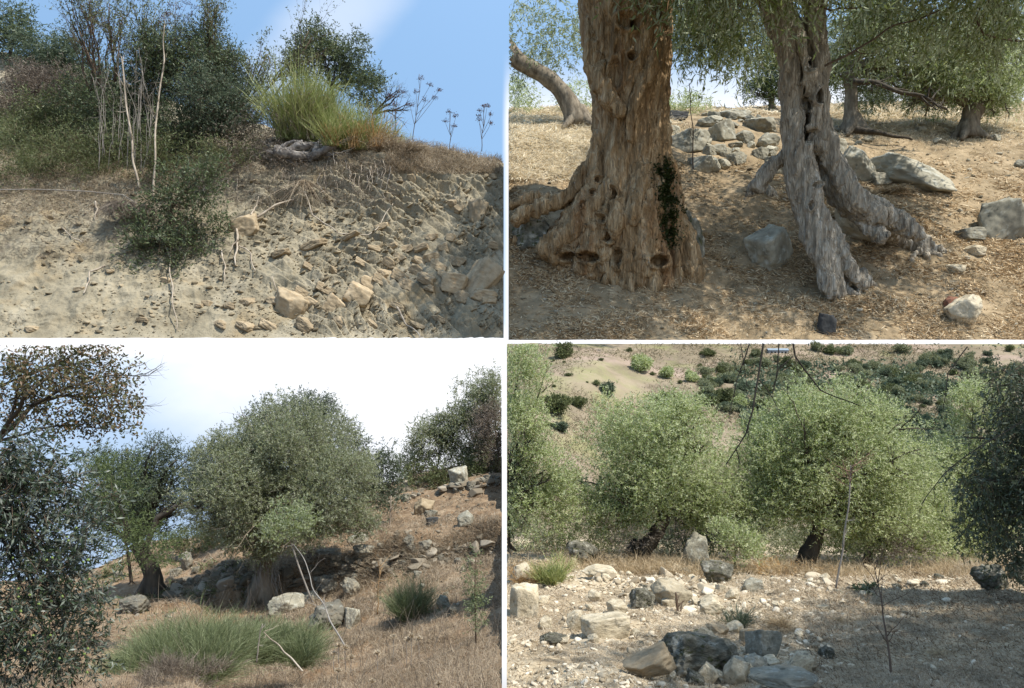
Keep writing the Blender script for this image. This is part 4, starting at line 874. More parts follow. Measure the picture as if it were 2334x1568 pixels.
# a few bare curved twigs hanging in front
for lab, pts in [('pale bare twig crossing the top between the split trunk and the right corner', [(1845, 8, 60), (1900, 22, 60), (1960, 20, 60), (1975, -10, 60)]), ('brown arching twig crossing the dark foliage right of the split trunk', [(1880, 150, 60), (1960, 110, 60), (2040, 60, 60), (2140, 25, 60)]), ('thin hanging twig with a single olive in the sky gap', [(1655, -20, 61), (1665, 20, 61), (1672, 60, 61)]), ('dark limb curving across the top right corner', [(2225, 40, 62), (2240, 80, 62), (2330, 95, 62)])]:
    stick('hanging_twig', lab, 'twig', 'b', pts, 5, 3, 'twig_brown', kids=3, kl=.2)
o = bpy.data.objects.new('olive', rock_mesh(99, False, 0, 0)); o.data.materials.append(M['olive_fruit']); COL.objects.link(o); p = P(1678, 84, 61); o.location = p; o.scale = (.24, .24, .17); tag(o, 'single green olive hanging in the gap between the trunks', 'olive')
# --- trees behind
tree('olive_tree', 'leaning olive tree with a bent trunk at the far left of the grove', 'tree', 'b', GB, (1300, 285), [(1318, 288, 56), (1300, 235, 44), (1262, 185, 38), (1212, 155, 38), (1178, 140, 40), (1140, 90, 44), (1100, 40, 44)], [(1200, 60, 110, 70, 0), (1280, 90, 100, 70, 20), (1190, 170, 40, 30, 30), (1350, 60, 80, 70, 30)], 9, 1.0, 'olive_b', 'bark', gap=.5, up=-.1, droop=.3, stemmat='twig_brown', limbs=False, amp=.4)
tree('olive_tree', 'olive tree with a dark hollow root base right behind the split trunk', 'tree', 'b', GB, (1940, 300), [(1945, 305, 52), (1938, 250, 30), (1942, 200, 27), (1930, 160, 36)], [(1960, 90, 120, 80, 0), (2060, 110, 130, 90, 10), (1900, 140, 60, 50, 20), (2150, 150, 90, 70, 0), (2010, 170, 110, 50, 20)], 9, 2.2, 'olive_b', 'bark', gap=.3, up=0, droop=.3, stemmat='twig_brown', amp=.4)
tree('olive_tree', 'olive tree with a short pale trunk at the far right of the slope', 'tree', 'b', GB, (2205, 310), [(2205, 315, 50), (2212, 270, 40), (2225, 235, 46)], [(2200, 160, 130, 90, 0), (2290, 180, 90, 80, 5), (2230, 90, 130, 90, 10), (2110, 180, 80, 50, 8), (2280, 225, 70, 30, 0)], 8, 2.4, 'olive_d', 'bark', gap=.28, up=0, droop=.2, amp=.35)
tree('olive_tree', 'small bright yellow green tree beyond the stones between the trunks', 'tree', 'b', GB, (1760, 250), [(1760, 252, 16), (1758, 225, 12)], [(1745, 160, 50, 50, 0), (1765, 200, 40, 35, -3), (1730, 205, 35, 28, 0), (1770, 120, 50, 50, 3)], 7, 2.4, 'yellowgreen', 'bark', gap=.3)
tree('shrub', 'pale rounded shrub on the skyline behind the pile of stones', 'shrub', 'b', GB, (1565, 256), None, [(1565, 246, 60, 24, 0), (1530, 250, 40, 18, 0)], 6, 2.2, 'olive_d', 'bark', gap=.25)
tree('shrub', 'pale shrub on the skyline at the left edge of the grove', 'shrub', 'b', GB, (1180, 255), None, [(1190, 215, 60, 40, 0), (1330, 215, 60, 40, 0)], 6, 1.6, 'olive_d', 'bark', gap=.4)
tree('shrub', 'low dark shrub on the pale slope behind the hollow rooted tree', 'shrub', 'b', GB, (2080, 240), None, [(2060, 225, 70, 26, 0), (1990, 228, 50, 22, 0)], 6, 2.2, 'shrub_blue', 'bark', gap=.3)
p0 = P(1960, 190, 84)
stick('long_limb', 'long bare low limb reaching right from the hollow rooted tree', 'branch', 'b', [(1945, 185, 84), (1990, 188, 83), (2050, 205, 82), (2110, 225, 82), (2160, 245, 82)], 14, 5, 'bark_dark', kids=12, kl=.3, sides=8, amp=.04)
stick('fallen_root', 'long dark root running right from the hollow tree base', 'root', 'b', [(1950, 295, 86), (2000, 302, 85), (2080, 318, 84)], 18, 4, 'bark_dark', sides=8)
stick('bare_sapling', 'thin reddish sapling stem standing in front of the stone pile', 'stem', 'b', [(1580, 385, 74), (1578, 300, 74), (1572, 190, 74)], 3, 1.5, 'twig_brown', kids=4, kl=.25)
# --- stones
for x, y, w, h, rz, lab, m, sd in [(1578, 345, 90, 52, 5, 'boxy pale stone at the left front of the pile', 'rock_b', 3), (1600, 390, 80, 48, -20, 'sloping grey stone lowest in the pile', 'rock_b', 4), (1655, 318, 60, 46, 15, 'pointed stone leaning in the middle of the pile', 'rock_b', 5), (1700, 325, 60, 34, 0, 'brownish block in the right half of the pile', 'rock_b', 6),
        (1755, 340, 70, 46, 10, 'pale stone touching the left side of the split trunk', 'rock_b', 7), (1680, 272, 80, 26, 0, 'long flat grey slab on top of the pile', 'rock_b', 8), (1740, 300, 80, 36, 0, 'broad pale block at the top right of the pile', 'rock_b', 9), (1620, 288, 60, 26, 8, 'dark topped stone at the upper left of the pile', 'rock_b', 10),
        (1545, 275, 50, 24, 0, 'dark stone on the skyline left of the pile', 'rock_dark', 2), (1640, 352, 46, 28, 0, 'rounded pale stone at the bottom middle of the pile', 'rock_b', 11), (1775, 395, 70, 40, -10, 'tan stone behind the left root arch of the split trunk', 'rock_b', 12),
        (1955, 408, 105, 80, 8, 'big ochre boulder right of the split trunk', 'rock_b', 13), (2068, 420, 225, 66, -26, 'longest grey slab lying diagonally right of the split trunk', 'rock_b', 1), (2012, 420, 54, 28, 0, 'small grey block wedged before the long diagonal slab', 'rock_b', 2),
        (2278, 545, 130, 118, -15, 'large lichen covered boulder cut by the right edge', 'rock_b', 4), (2220, 545, 66, 28, 0, 'flat white stone left of the lichen boulder', 'rock_b', 5), (2228, 578, 64, 24, 0, 'tan flat stone below the flat white one', 'rock_d', 6),
        (1772, 585, 125, 80, 45, 'flat faced grey stone lying between the two trunks', 'rock_b', 12), (1960, 540, 150, 62, -30, 'long ochre slab under the arch of the split trunk', 'rock_d', 9), (2212, 735, 84, 62, 15, 'tan rounded stone at the lower right', 'rock_d', 10), (2172, 702, 42, 28, 0, 'small reddish stone touching the tan rounded stone', 'rock_red', 11), (1888, 760, 52, 48, 5, 'dark grey stone at the bottom centre', 'rock_dark', 12),
        (1575, 590, 80, 120, 0, 'mossy rounded boulder against the right foot of the big trunk', 'rock_moss', 13), (1200, 560, 90, 60, 0, 'dark stone under the roots at the left edge', 'rock_moss', 3), (2185, 620, 44, 20, 0, 'half buried tan stone above the reddish one', 'rock_d', 8), (2330, 385, 40, 26, 0, 'small grey stone at the right edge above the lichen boulder', 'rock_b', 7), (1905, 350, 60, 34, 0, 'grey stone just right of the split trunk crotch', 'rock_b', 5)]:
    rock(GB, x, y, w, h, lab, None, m, sd, rz, deep=.8, boxy=(sd % 3 != 1), tilt=(0, 0 if abs(rz) < 12 else -rz * .9))
for i in range(62):
    u = RNG.random(); x = RNG.normal(1660, 75); y = RNG.uniform(262, 385)
    if i > 48: x = RNG.uniform(1900, 2330); y = RNG.choice([RNG.uniform(240, 270), RNG.uniform(290, 330)])
    w = RNG.uniform(14, 40) * (y / 330)
    rock(GB, x, y, w, w * RNG.uniform(.45, .8), 'small angular grey and tan stone on the slope behind the two trunks', 'small stones behind the two trunks', 'rock_b', boxy=bool(i % 2))
M['peb_b'] = rmat('small_stones', [(.14, .12, .08), (.28, .24, .17), (.42, .37, .28)])
pebbles(GB, 'pebbles', 'small stones and clods on the soil', 3000, 6, 'peb_b', 'b', lambda x, y, p: 1.0 + 0 * x)
# ------------------------------------------------------------------ south west plot: terraced olive slope
def disp_c(p, x, par):
    Y = p[..., 1]
    a = fbm(p * .55 + 21, 5) * .20 + ridged(p * 1.7, 3) * .03
    line = 20.3 + .9 * noise(p * np.array([.25, 0, 0]) + 3) - (x - 600) * .0007
    a += .95 * (1 / (1 + np.exp(-(Y - line) * 7)) - .5) * np.clip((x - 430) / 80, 0, 1)
    line2 = 27.5 + .6 * noise(p * np.array([.3, 0, 0]) + 9)
    a += .4 * (1 / (1 + np.exp(-(Y - line2) * 7)) - .5)
    a *= np.clip((Y - 4) / 6, .15, 1)
    return p + np.array([0, -.1, 1]) * a[..., None]
colsC = [-140, 0, 200, 350, 500, 650, 800, 950, 1144]
rowsC = [(3.2, [1700] * 9), (5, [1590, 1590, 1590, 1585, 1580, 1570, 1560, 1545, 1500]), (7, [1570, 1565, 1555, 1545, 1535, 1515, 1490, 1452, 1395]), (10, [1540, 1530, 1515, 1500, 1480, 1455, 1425, 1378, 1310]),
         (14, [1490, 1480, 1460, 1440, 1415, 1395, 1360, 1310, 1245]), (17.5, [1440, 1430, 1405, 1388, 1372, 1352, 1320, 1270, 1225]), (20.5, [1400, 1390, 1365, 1345, 1328, 1312, 1285, 1235, 1200]),
         (24, [1370, 1360, 1335, 1300, 1282, 1262, 1245, 1200, 1165]), (28, [1350, 1345, 1325, 1262, 1252, 1235, 1215, 1165, 1128]), (33, [1345, 1345, 1325, 1245, 1236, 1215, 1185, 1128, 1088]), (40, [1350, 1350, 1335, 1250, 1240, 1215, 1170, 1112, 1070])]
M['soil_c'] = solidmat('terrace_soil', [(.09, .058, .033), (.20, .135, .08), (.32, .24, .155)], scale=1.2, bscale=7, bump=.6, dist=.06, spots=[((.20, .115, .055), .8, .52, .66, .5), ((.33, .255, .17), 5, .52, .64, .5)])
GC = Ground('terraced_slope', colsC, rowsC, 460, 560, -140, 1144, disp_c, M['soil_c'], 'c', sm=3)
dens = lambda x, y, p: np.clip((x * .5 + y * 1.0 - 1480) / 260, 0.0, 1)
grass(GC, 'dry_grass', 'dull straw grass covering the lower right slope', 90000, 26, 'straw_c', 'c', lambda x, y, p: dens(x, y, p) * (y > 1180) * (.35 + (noise(p * .8) > -.1)), .9, .55, .6)
grass(GC, 'short_grass', 'short dry grass on the upper terraces', 14000, 14, 'straw_c', 'c', lambda x, y, p: (x > 560) * (y < 1400) * np.clip(noise(p * .6 + 4) + .45, 0, 1), .9, .7, .7)
grass(GC, 'weed_stems', 'brown dead weed stems standing in the foreground grass', 1500, 90, 'shrub_brown', 'c', lambda x, y, p: (y > 1380) * dens(x, y, p), 1.1, .3, .25)
grass(GC, 'green_weeds', 'low green weeds on the soil around the olive trunks', 1500, 16, 'shrub_mid', 'c', lambda x, y, p: (x > 220) * (x < 560) * (y > 1280) * (y < 1400) * (noise(p * .9 + 12) > .1) * 1.0, 2.2, .8, .4)
M['peb_c'] = rmat('terrace_pebbles', [(.08, .07, .05), (.17, .14, .10), (.30, .26, .2)])
pebbles(GC, 'pebbles', 'small stones scattered over the terraces', 2600, 6, 'peb_c', 'c', lambda x, y, p: (y < 1420) * np.clip(noise(p * .5 + 2) + .4, 0, 1))
pebbles(GC, 'wall_rubble', 'tumbled dark stones of the low terrace walls', 700, 19, 'peb_c', 'c', lambda x, y, p: (x > 380) * np.exp(-((y - 1318 + (x - 640) * .12) / 20) ** 2) + .6 * (x > 900) * np.exp(-((y - 1125 + (x - 920) * .14) / 16) ** 2), res=4)
# main olive
tree('olive_tree', 'broad rounded olive tree standing alone at the middle of the terrace', 'tree', 'c', GC, (598, 1360), [(596, 1366, 64), (603, 1318, 46), (600, 1260, 40), (608, 1200, 34)],
     [(640, 1070, 190, 150, 0), (560, 1100, 130, 120, -16), (700, 1120, 150, 110, -10), (660, 1000, 130, 80, -4), (500, 1080, 80, 80, 0), (570, 1190, 110, 60, -30), (740, 1180, 110, 55, -6), (600, 1010, 100, 70, -14), (780, 1080, 80, 90, 6), (520, 1150, 70, 70, -20), (640, 1130, 120, 80, -60), (560, 1030, 70, 60, -30), (600, 1245, 75, 34, -24), (520, 1215, 50, 40, -16), (800, 1190, 60, 40, 0)], 6.5, 2.3, 'olive_c', 'bark', gap=.2, amp=.35, shell=.4, up=.35, stemmat='twig_grey', ns=3.4, tone=.35, nleaf=10, sub=4, rough=.3)
tree('olive_sucker', 'small pale green olive shoot crown hanging low in front of the big round tree', 'tree', 'c', GC, (690, 1372), [(712, 1372, 4), (680, 1290, 4), (665, 1240, 3)], [(660, 1185, 62, 36, 0), (630, 1210, 45, 30, 0), (700, 1190, 30, 28, 0)], 7.5, 1.6, 'olive_b', 'twig_grey', gap=.4, Y=16.5, rough=0, sub=2)
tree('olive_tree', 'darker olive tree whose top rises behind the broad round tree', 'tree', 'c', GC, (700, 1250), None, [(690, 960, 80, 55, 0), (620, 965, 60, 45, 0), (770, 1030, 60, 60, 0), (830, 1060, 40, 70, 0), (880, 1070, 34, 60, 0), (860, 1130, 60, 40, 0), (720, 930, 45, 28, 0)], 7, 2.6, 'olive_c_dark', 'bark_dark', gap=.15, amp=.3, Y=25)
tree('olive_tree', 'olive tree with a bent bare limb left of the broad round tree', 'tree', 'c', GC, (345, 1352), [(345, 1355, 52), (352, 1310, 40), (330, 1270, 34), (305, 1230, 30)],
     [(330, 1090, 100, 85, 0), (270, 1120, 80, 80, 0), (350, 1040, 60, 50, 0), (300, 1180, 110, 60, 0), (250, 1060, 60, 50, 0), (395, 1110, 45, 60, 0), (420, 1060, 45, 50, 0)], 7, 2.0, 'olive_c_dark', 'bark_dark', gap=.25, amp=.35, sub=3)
stick('bent_limb', 'dark bent limb arching over the blue gap left of the big tree', 'branch', 'c', [(335, 1240, 19), (360, 1180, 19), (400, 1155, 19), (432, 1148, 19), (445, 1170, 19)], 15, 7, 'bark_dark', kids=5, kl=.35, sides=8)
tree('fig_tree', 'yellow green leafy bush between the near olive and the left olive tree', 'tree', 'c', GC, (300, 1330), [(300, 1330, 8), (290, 1250, 6)], [(260, 1090, 60, 60, 0), (230, 1140, 70, 60, 0), (330, 1260, 80, 40, 0), (290, 1210, 60, 50, 0), (210, 1060, 40, 40, 0)], 8, 1.1, 'yellowgreen', 'bark_dark', gap=.45, Y=13.5, amp=.5)
tree('shrub', 'low brown green thicket on the skyline left of the big tree', 'shrub', 'c', GC, (440, 1250), None, [(440, 1220, 60, 28, 0), (500, 1225, 50, 34, 0), (390, 1228, 40, 20, 0)], 6, 2.0, 'shrub_mid', 'bark', gap=.35, Y=27, amp=.4)
for x, y, ls, m, lab in [(1090, 1090, [(1090, 930, 70, 70, 0), (1130, 900, 50, 60, 0), (1060, 990, 80, 70, 0), (1110, 1020, 70, 60, 0)], 'olive_c', 'tall grey green olive tree at the right edge of the skyline'), (990, 1110, [(980, 1010, 60, 60, 0), (940, 1050, 40, 50, 0), (1010, 980, 40, 36, 0)], 'olive_c', 'smaller rounded olive tree left of the tall one on the right skyline'),
        (1130, 1075, [(1130, 970, 60, 50, 0), (1140, 1040, 60, 40, 0)], 'shrub_brown', 'brownish bare shrub in front of the tall right olive tree'), (1000, 1110, [(960, 1085, 60, 28, 0), (1040, 1085, 70, 30, 0), (1110, 1075, 60, 28, 0)], 'shrub_mid', 'dense low shrubbery under the right skyline trees')]:
    tree('olive_tree' if 'olive' in lab.split(' in ')[0] else 'shrub', lab, 'tree' if 'olive' in lab.split(' in ')[0] else 'shrub', 'c', GC, (x, y), [(x, y + 15, 9), (x + 6, y - 40, 6)], ls, 6.5, 2.4, m, 'bark_dark', gap=.25, amp=.35, Y=31 - (m != 'olive_c') * 1.2, stemmat='twig_brown', wpx=1.3 if m == 'shrub_brown' else None)
# near olive on the left
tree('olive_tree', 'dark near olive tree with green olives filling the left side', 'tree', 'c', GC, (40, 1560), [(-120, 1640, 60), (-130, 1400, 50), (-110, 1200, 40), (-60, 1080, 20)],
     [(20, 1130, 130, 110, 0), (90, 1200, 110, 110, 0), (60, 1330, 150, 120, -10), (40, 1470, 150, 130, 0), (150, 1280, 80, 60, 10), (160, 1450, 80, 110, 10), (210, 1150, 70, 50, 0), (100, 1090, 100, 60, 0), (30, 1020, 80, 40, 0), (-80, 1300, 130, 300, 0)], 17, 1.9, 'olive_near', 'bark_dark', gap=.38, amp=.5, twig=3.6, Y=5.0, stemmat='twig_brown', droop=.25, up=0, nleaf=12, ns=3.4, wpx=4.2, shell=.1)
ro = RNG.uniform
olv = rock_mesh(98, False, 0, 0); olv.materials.append(M['olive_fruit'])
for i in range(26):
    x, y = ro(15, 215), ro(1190, 1545); p = P(x, y, 4.55 + ro(-.1, .15)); o = bpy.data.objects.new('olive', olv); COL.objects.link(o); o.location = p; k = ro(3.4, 4.6) * 4.6 / F; o.scale = (k, k, k * .8); o.rotation_euler = (ro(-.4, .4), ro(-.4, .4), 0)
    tag(o, 'small green olive hanging among the leaves of the near left olive tree', 'olive', 'green olives on the near tree')
# brown-leaved branch, top left
r = thing('pear_tree', 'reddish brown leaved tree reaching in at the top left corner', 'tree', P(-150, 1150, 8)); mb = MB(); tips = []
for pts, w in [([(-160, 1150), (5, 985), (70, 925), (160, 905), (260, 905)], 17), ([(5, 985), (60, 900), (120, 850), (200, 820)], 11), ([(70, 925), (160, 880), (240, 860), (320, 850)], 8), ([(0, 1005), (80, 980), (150, 970), (230, 975)], 7), ([(20, 960), (40, 880), (60, 800)], 8), ([(160, 905), (220, 930), (290, 925)], 5), ([(-50, 900), (60, 860), (180, 800)], 8)]:
    q = np.array([P(x, y, 8 + .3 * RNG.normal()) for x, y in pts]); n = 24; t = np.linspace(0, len(q) - 1, n); q = np.stack([np.interp(t, np.arange(len(q)), q[:, i]) for i in range(3)], -1); q = wobble(q, .03)
    mb.tube(q, np.linspace(w, w * .2, n) * 8 / F / 2, 7)
    for k in range(14):
        i = RNG.integers(4, n); branch(mb, q[i], (q[i] - q[i - 2]) / np.linalg.norm(q[i] - q[i - 2]) + RNG.normal(size=3) * .7, RNG.uniform(.15, .42), .006, 1, .7, 8, 6, up=.15, tips=tips, amp=.08)
mb.build('branches', M['bark_dark'], r, clip='c'); t = np.repeat(np.array([a for a, _ in tips]), 5, 0); t = t + RNG.normal(size=t.shape) * .055
t = t[(px(t) < 330)]; d = RNG.normal(size=(len(t), 3)); d[:, 2] -= .3; d /= np.linalg.norm(d, axis=1)[:, None]; lm = MB(); lm.leaves(t, d, .05, .022, RNG.random(len(t)), 'c'); lm.build('leaves', M['brown_leaf'], r)
# brooms
broom('green_broom', 'largest round green broom bush in the foreground of the terrace', 'c', GC, 420, 1520, 300, 160, 8000, 'broom_g', spread=.8, wd=.9, clumps=30, bend=.3, Y=8.6, drymat='shrub_mid')
broom('green_broom', 'bright green broom bush right of the largest one', 'c', GC, 640, 1495, 190, 115, 4500, 'broom_g', spread=.7, wd=.9, clumps=18, bend=.25, Y=9.4)
broom('green_broom', 'small upright broom bush on the right slope', 'c', GC, 935, 1415, 60, 130, 1500, 'broom_g', spread=.4, wd=.9, clumps=9, bend=.2)
broom('dry_bush', 'brown dead stems in front of the largest broom', 'c', GC, 400, 1560, 250, 70, 1500, 'shrub_brown', spread=.7, wd=1.1, clumps=12, bend=.3, Y=7)
tree('sapling', 'thin green feathery sapling near the right edge', 'sapling', 'c', GC, (1085, 1470), [(1085, 1470, 4), (1082, 1350, 3), (1084, 1260, 2)], [(1082, 1330, 15, 75, 0), (1088, 1390, 14, 50, 0), (1080, 1270, 12, 34, 0)], 7, 1.3, 'broom_g', 'twig_brown', gap=.4, amp=.5, sub=1, rough=0)
stick('bare_sapling', 'slim bare whitish sapling standing on the upper terrace', 'sapling', 'c', [(890, 1250, 24), (889, 1190, 24), (891, 1130, 24)], 4, 2, 'twig_pale', kids=8, kl=.2, amp=.01)
stick('dead_sapling', 'long leaning grey dead sapling in front of the olive trunk', 'sapling', 'c', [(790, 1480, 8), (740, 1390, 9), (705, 1310, 10), (670, 1240, 11)], 3.6, 1.6, 'twig_grey', kids=5, kl=.14, amp=.02)
stick('dead_stick', 'bent pale dead stick in front of the two brooms', 'stick', 'c', [(690, 1530, 7), (655, 1490, 7.2), (620, 1455, 7.4), (600, 1440, 7.4)], 4, 2, 'twig_pale', kids=2, kl=.3)
stick('dead_stick', 'short upright dead stick between the two brooms', 'stick', 'c', [(585, 1510, 7), (590, 1470, 7), (597, 1420, 7)], 3.5, 2, 'twig_grey', kids=2, kl=.2)
# roots hanging at the main trunk
mb = MB(); bp_ = GC.at(598, 1362)
for k in range(20):
    x = RNG.uniform(575, 632); a = P(x, RNG.uniform(1275, 1310), bp_[1] - .35); e = P(x + (x - 600) * .25 + RNG.uniform(-6, 6), RNG.uniform(1335, 1362), bp_[1] - .6); mb.tube(wobble(bez(a, (a + e) / 2 + (0, -.1, 0), e, 8), .12), np.linspace(.010, .004, 8), 4)
tag(recenter(mb.build('hanging_roots', M['twig_grey'])), 'curtain of grey roots hanging round the trunk of the broad round tree', 'roots')
# thistles
for i, (x, y, h) in enumerate([(787, 1478, 50), (772, 1472, 40), (760, 1492, 36), (928, 1460, 60), (938, 1452, 70), (896, 1454, 50), (955, 1458, 44), (848, 1555, 30), (800, 1500, 34), (860, 1490, 40), (770, 1530, 30), (1000, 1560, 24)]):
    s = 4.6 / F; rr = thing('thistle', 'dry thistle with a pale round seed head in the foreground grass', 'thistle', P(x, y + h, 4.6), 'dry thistles in the foreground'); mb = MB(); a = P(x, y + h, 4.6); e = P(x, y, 4.6); mb.tube(wobble(bez(a, (a + e) / 2, e, 7), .06), .7 * s, 5); mb.build('stem', M['twig_grey'], rr)
    hm = MB(); d = RNG.normal(size=(90, 3)); d[:, 2] = np.abs(d[:, 2]) * .8 + .1; d /= np.linalg.norm(d, axis=1)[:, None]; hm.leaves(np.tile(e, (90, 1)), d, 10 * s, 3.6 * s, RNG.random(90), 'c'); hm.build('seed_head', M['straw_d'], rr)
stick('dry_umbel', 'rusty dry flower stalks left of the small upright broom', 'plant', 'c', [(860, 1400, 14), (862, 1330, 14), (868, 1285, 14)], 3, 1.5, 'straw_wood', kids=12, kl=.35) if 'straw_wood' in M else None
# stones of the terraces
for x, y, w, h, lab, m, sd in [(748, 1432, 100, 58, 'biggest dark lichen boulder in the middle foreground of the terrace', 'rock_c', 2), (800, 1430, 50, 46, 'flat faced ochre block beside the biggest dark boulder', 'rock_b', 3), (640, 1400, 100, 36, 'broad pale flat stone below the olive trunk', 'rock_b', 4), (750, 1345, 80, 36, 'grey stone in the wall right of the olive trunk', 'rock_c', 5),
        (965, 1172, 56, 38, 'orange ochre boulder on the upper right slope', 'rock_a', 6), (1058, 1200, 46, 32, 'pointed grey stone alone on the right slope', 'rock_b', 7), (830, 1272, 56, 28, 'grey stone on the upper terrace edge', 'rock_c', 8), (745, 1275, 60, 20, 'flat dark slab on the upper terrace edge', 'rock_c', 9), (965, 1255, 40, 24, 'tan stone on the slope right of the bare sapling', 'rock_c', 10),
        (815, 1240, 50, 22, 'pale mottled stone behind the terrace edge', 'rock_b', 11), (800, 1360, 50, 44, 'dark upright stone in the wall right of the trunk', 'rock_c', 12), (1010, 1385, 34, 30, 'pale half buried stone on the right slope', 'rock_b', 13), (300, 1395, 70, 30, 'mottled stone left of the large broom', 'rock_c', 1), (420, 1300, 40, 46, 'stacked dark stones on the left terrace', 'rock_c', 0),
        (700, 1375, 50, 22, 'rounded grey stone right of the trunk foot', 'rock_b', 4), (620, 1358, 30, 22, 'small stone touching the right side of the olive trunk', 'rock_b', 7), (1046, 1108, 50, 44, 'tall ochre boulder in the outcrop under the right shrubs', 'rock_b', 9), (985, 1195, 30, 16, 'dark stone low on the upper right slope', 'rock_dark', 5)]:
    rock(GC, x, y, w, h, lab, None, m, sd, boxy=bool(sd % 2), deep=.9)
pts = [(RNG.uniform(640, 1130), None, 'w') for _ in range(34)] + [(RNG.uniform(380, 620), None, 'l') for _ in range(18)] + [(RNG.uniform(920, 1140), None, 't') for _ in range(18)] + [(RNG.uniform(250, 1140), None, 's') for _ in range(14)]
for i, (x, _, k) in enumerate(pts):
    y = {'w': 1318 - (x - 640) * .13 + RNG.normal() * 20, 'l': 1318 - (x - 380) * .03 + RNG.normal() * 14, 't': 1130 - (x - 920) * .12 + RNG.normal() * 16, 's': RNG.uniform(1230, 1430)}[k]
    w = RNG.uniform(12, 30) if k != 's' else RNG.uniform(10, 24)
    rock(GC, x, y, w, w * RNG.uniform(.45, .8), 'small weathered stone in the tumbled terrace walls', 'small stones of the terraces', 'rock_c' if RNG.random() < .92 else 'rock_b', boxy=bool(i % 2))
# ------------------------------------------------------------------ south east plot: stony edge with olives and hills beyond
def disp_d(p, x, par):
    Y = p[..., 1]
    near = np.clip((14 - Y) / 3, 0, 1); far = np.clip((Y - 17) / 6, 0, 1)
    a = near * (fbm(p * 1.1 + 51, 5) * .10 + ridged(p * 3.0, 3) * .02)
    a += far * (fbm(p * np.array([.09, .07, 0]) + 5, 3) * 1.1 + fbm(p * .35 + 9, 4) * .16)
    # gully that separates the pale hill from the wooded one
    g = np.abs((p[..., 0] - (3.0 + (Y - 20) * .22)) / 2.2); a -= far * np.exp(-g ** 2) * 1.6 * np.clip((44 - Y) / 8, 0, 1)
    a *= np.clip((52 - Y) / 5, 0, 1)
    return p + np.array([0, 0, 1]) * a[..., None]
colsD = [1120, 1250, 1400, 1550, 1700, 1850, 2000, 2150, 2334, 2600]
rowsD = [(3.2, [1700] * 10), (4.2, [1600] * 10), (5.2, [1520] * 10), (6.6, [1440] * 10), (8.4, [1370] * 10), (10.5, [1310, 1312, 1318, 1322, 1325, 1325, 1325, 1325, 1325, 1325]), (12.5, [1262, 1266, 1276, 1286, 1296, 1300, 1302, 1300, 1298, 1298]),
         (15, [1262, 1262, 1268, 1275, 1285, 1290, 1290, 1285, 1280, 1280]), (19, [1200] * 5 + [1210] * 5), (24, [1050, 1055, 1070, 1090, 1110, 1110, 1095, 1080, 1080, 1080]), (32, [930, 935, 945, 965, 1000, 1000, 985, 970, 970, 970]), (42, [830, 835, 840, 850, 870, 875, 872, 872, 870, 870]), (52, [782.5] * 10)]
M['soil_d'] = solidmat('dry_stony_soil', [(.18, .135, .085), (.40, .32, .21), (.56, .47, .34)], scale=1.6, bscale=9, bump=.6, dist=.05, spots=[((.10, .08, .055), 2.3, .54, .68, .6), ((.36, .26, .16), .7, .55, .7, .5)])
M['hill_d'] = solidmat('hillside', [(.13, .105, .07), (.21, .17, .115), (.29, .235, .165)], scale=.28, bscale=3, bump=.4, dist=.15, spots=[((.21, .22, .09), .22, .5, .64, .6), ((.13, .10, .075), .9, .56, .7, .5), ((.36, .27, .22), .12, .5, .6, .6)])
GD = Ground('stony_ground', colsD, rowsD, 500, 640, 1155, 2600, disp_d, M['soil_d'], 'd', sm=3)
# the far hillside is its own sheet: split the faces beyond the trees off
me = GD.o.data; me.materials.append(M['hill_d']); nf = len(me.polygons); ce = np.empty(nf * 3, np.float32); me.polygons.foreach_get('center', ce); me.polygons.foreach_set('material_index', (ce.reshape(-1, 3)[:, 1] > 17).astype(np.int32))
shade = lambda x, y, p: 1.0 + 0 * x
fg = lambda x, y, p: (p[..., 1] < 14) * 1.0
M['hill_herb'] = leafmat('hill_herbs', [(.11, .11, .05), (.22, .19, .11), (.36, .29, .19)], None, .2)
M['peb_d'] = rmat('pale_rubble', [(.20, .155, .10), (.42, .35, .245), (.60, .53, .41)])
pebbles(GD, 'rubble', 'pale broken stone rubble covering the stony ground', 9500, 9, 'peb_d', 'd', lambda x, y, p: fg(x, y, p) * np.clip(noise(p * .9 + 2) + .5, .05, 1) * (.35 + (x < 1900)))
pebbles(GD, 'broken_stones', 'larger broken plates of pale stone along the edge and centre of the ground', 800, 20, 'peb_d', 'd', lambda x, y, p: fg(x, y, p) * (np.exp(-((y - 1325) / 22) ** 2) * 1.5 + np.exp(-((x - 1530) / 90) ** 2) * (y < 1400) + .16 * (x < 1900)), res=4, flat=.5, alpha=3)
M['litter_d'] = rmat('dry_litter', [(.09, .06, .035), (.24, .17, .10), (.46, .37, .25)], .8, .15)
litter(GD, 'leaf_litter', 'dry leaves and straw bits between the stones', 60000, 13, 'litter_d', 'd', lambda x, y, p: fg(x, y, p) * (.4 + 2 * (x > 1830)), 1.8)
grass(GD, 'dry_grass', 'pale dry grass between the rubble stones', 110000, 24, 'straw_d', 'd', lambda x, y, p: fg(x, y, p) * np.clip(noise(p * .8 + 30) + .3, 0, 1), .9, .9, .9)
grass(GD, 'hill_grass', 'low dry herbs and tufts covering the far hillside', 60000, 8, 'hill_herb', 'd', lambda x, y, p: (p[..., 1] > 18) * np.clip(noise(p * .3) + .3, 0, 1), 1.6, .8, .4)
grass(GD, 'edge_grass', 'tall dry grass below the olive crowns', 9000, 45, 'straw', 'd', lambda x, y, p: (p[..., 1] > 10.8) * (p[..., 1] < 14.5) * np.clip(noise(p * .7 + 70) + .35, 0, 1), .9, .45, .5)
foliage_scrub = lambda x, y, p: (p[..., 1] > 19) * (x > 1660 + (y - 800) * .2) * np.clip((y - 822) / 25, .08, 1) * np.clip(noise(p * .35 + 6) * 2 + .55, 0, 1)
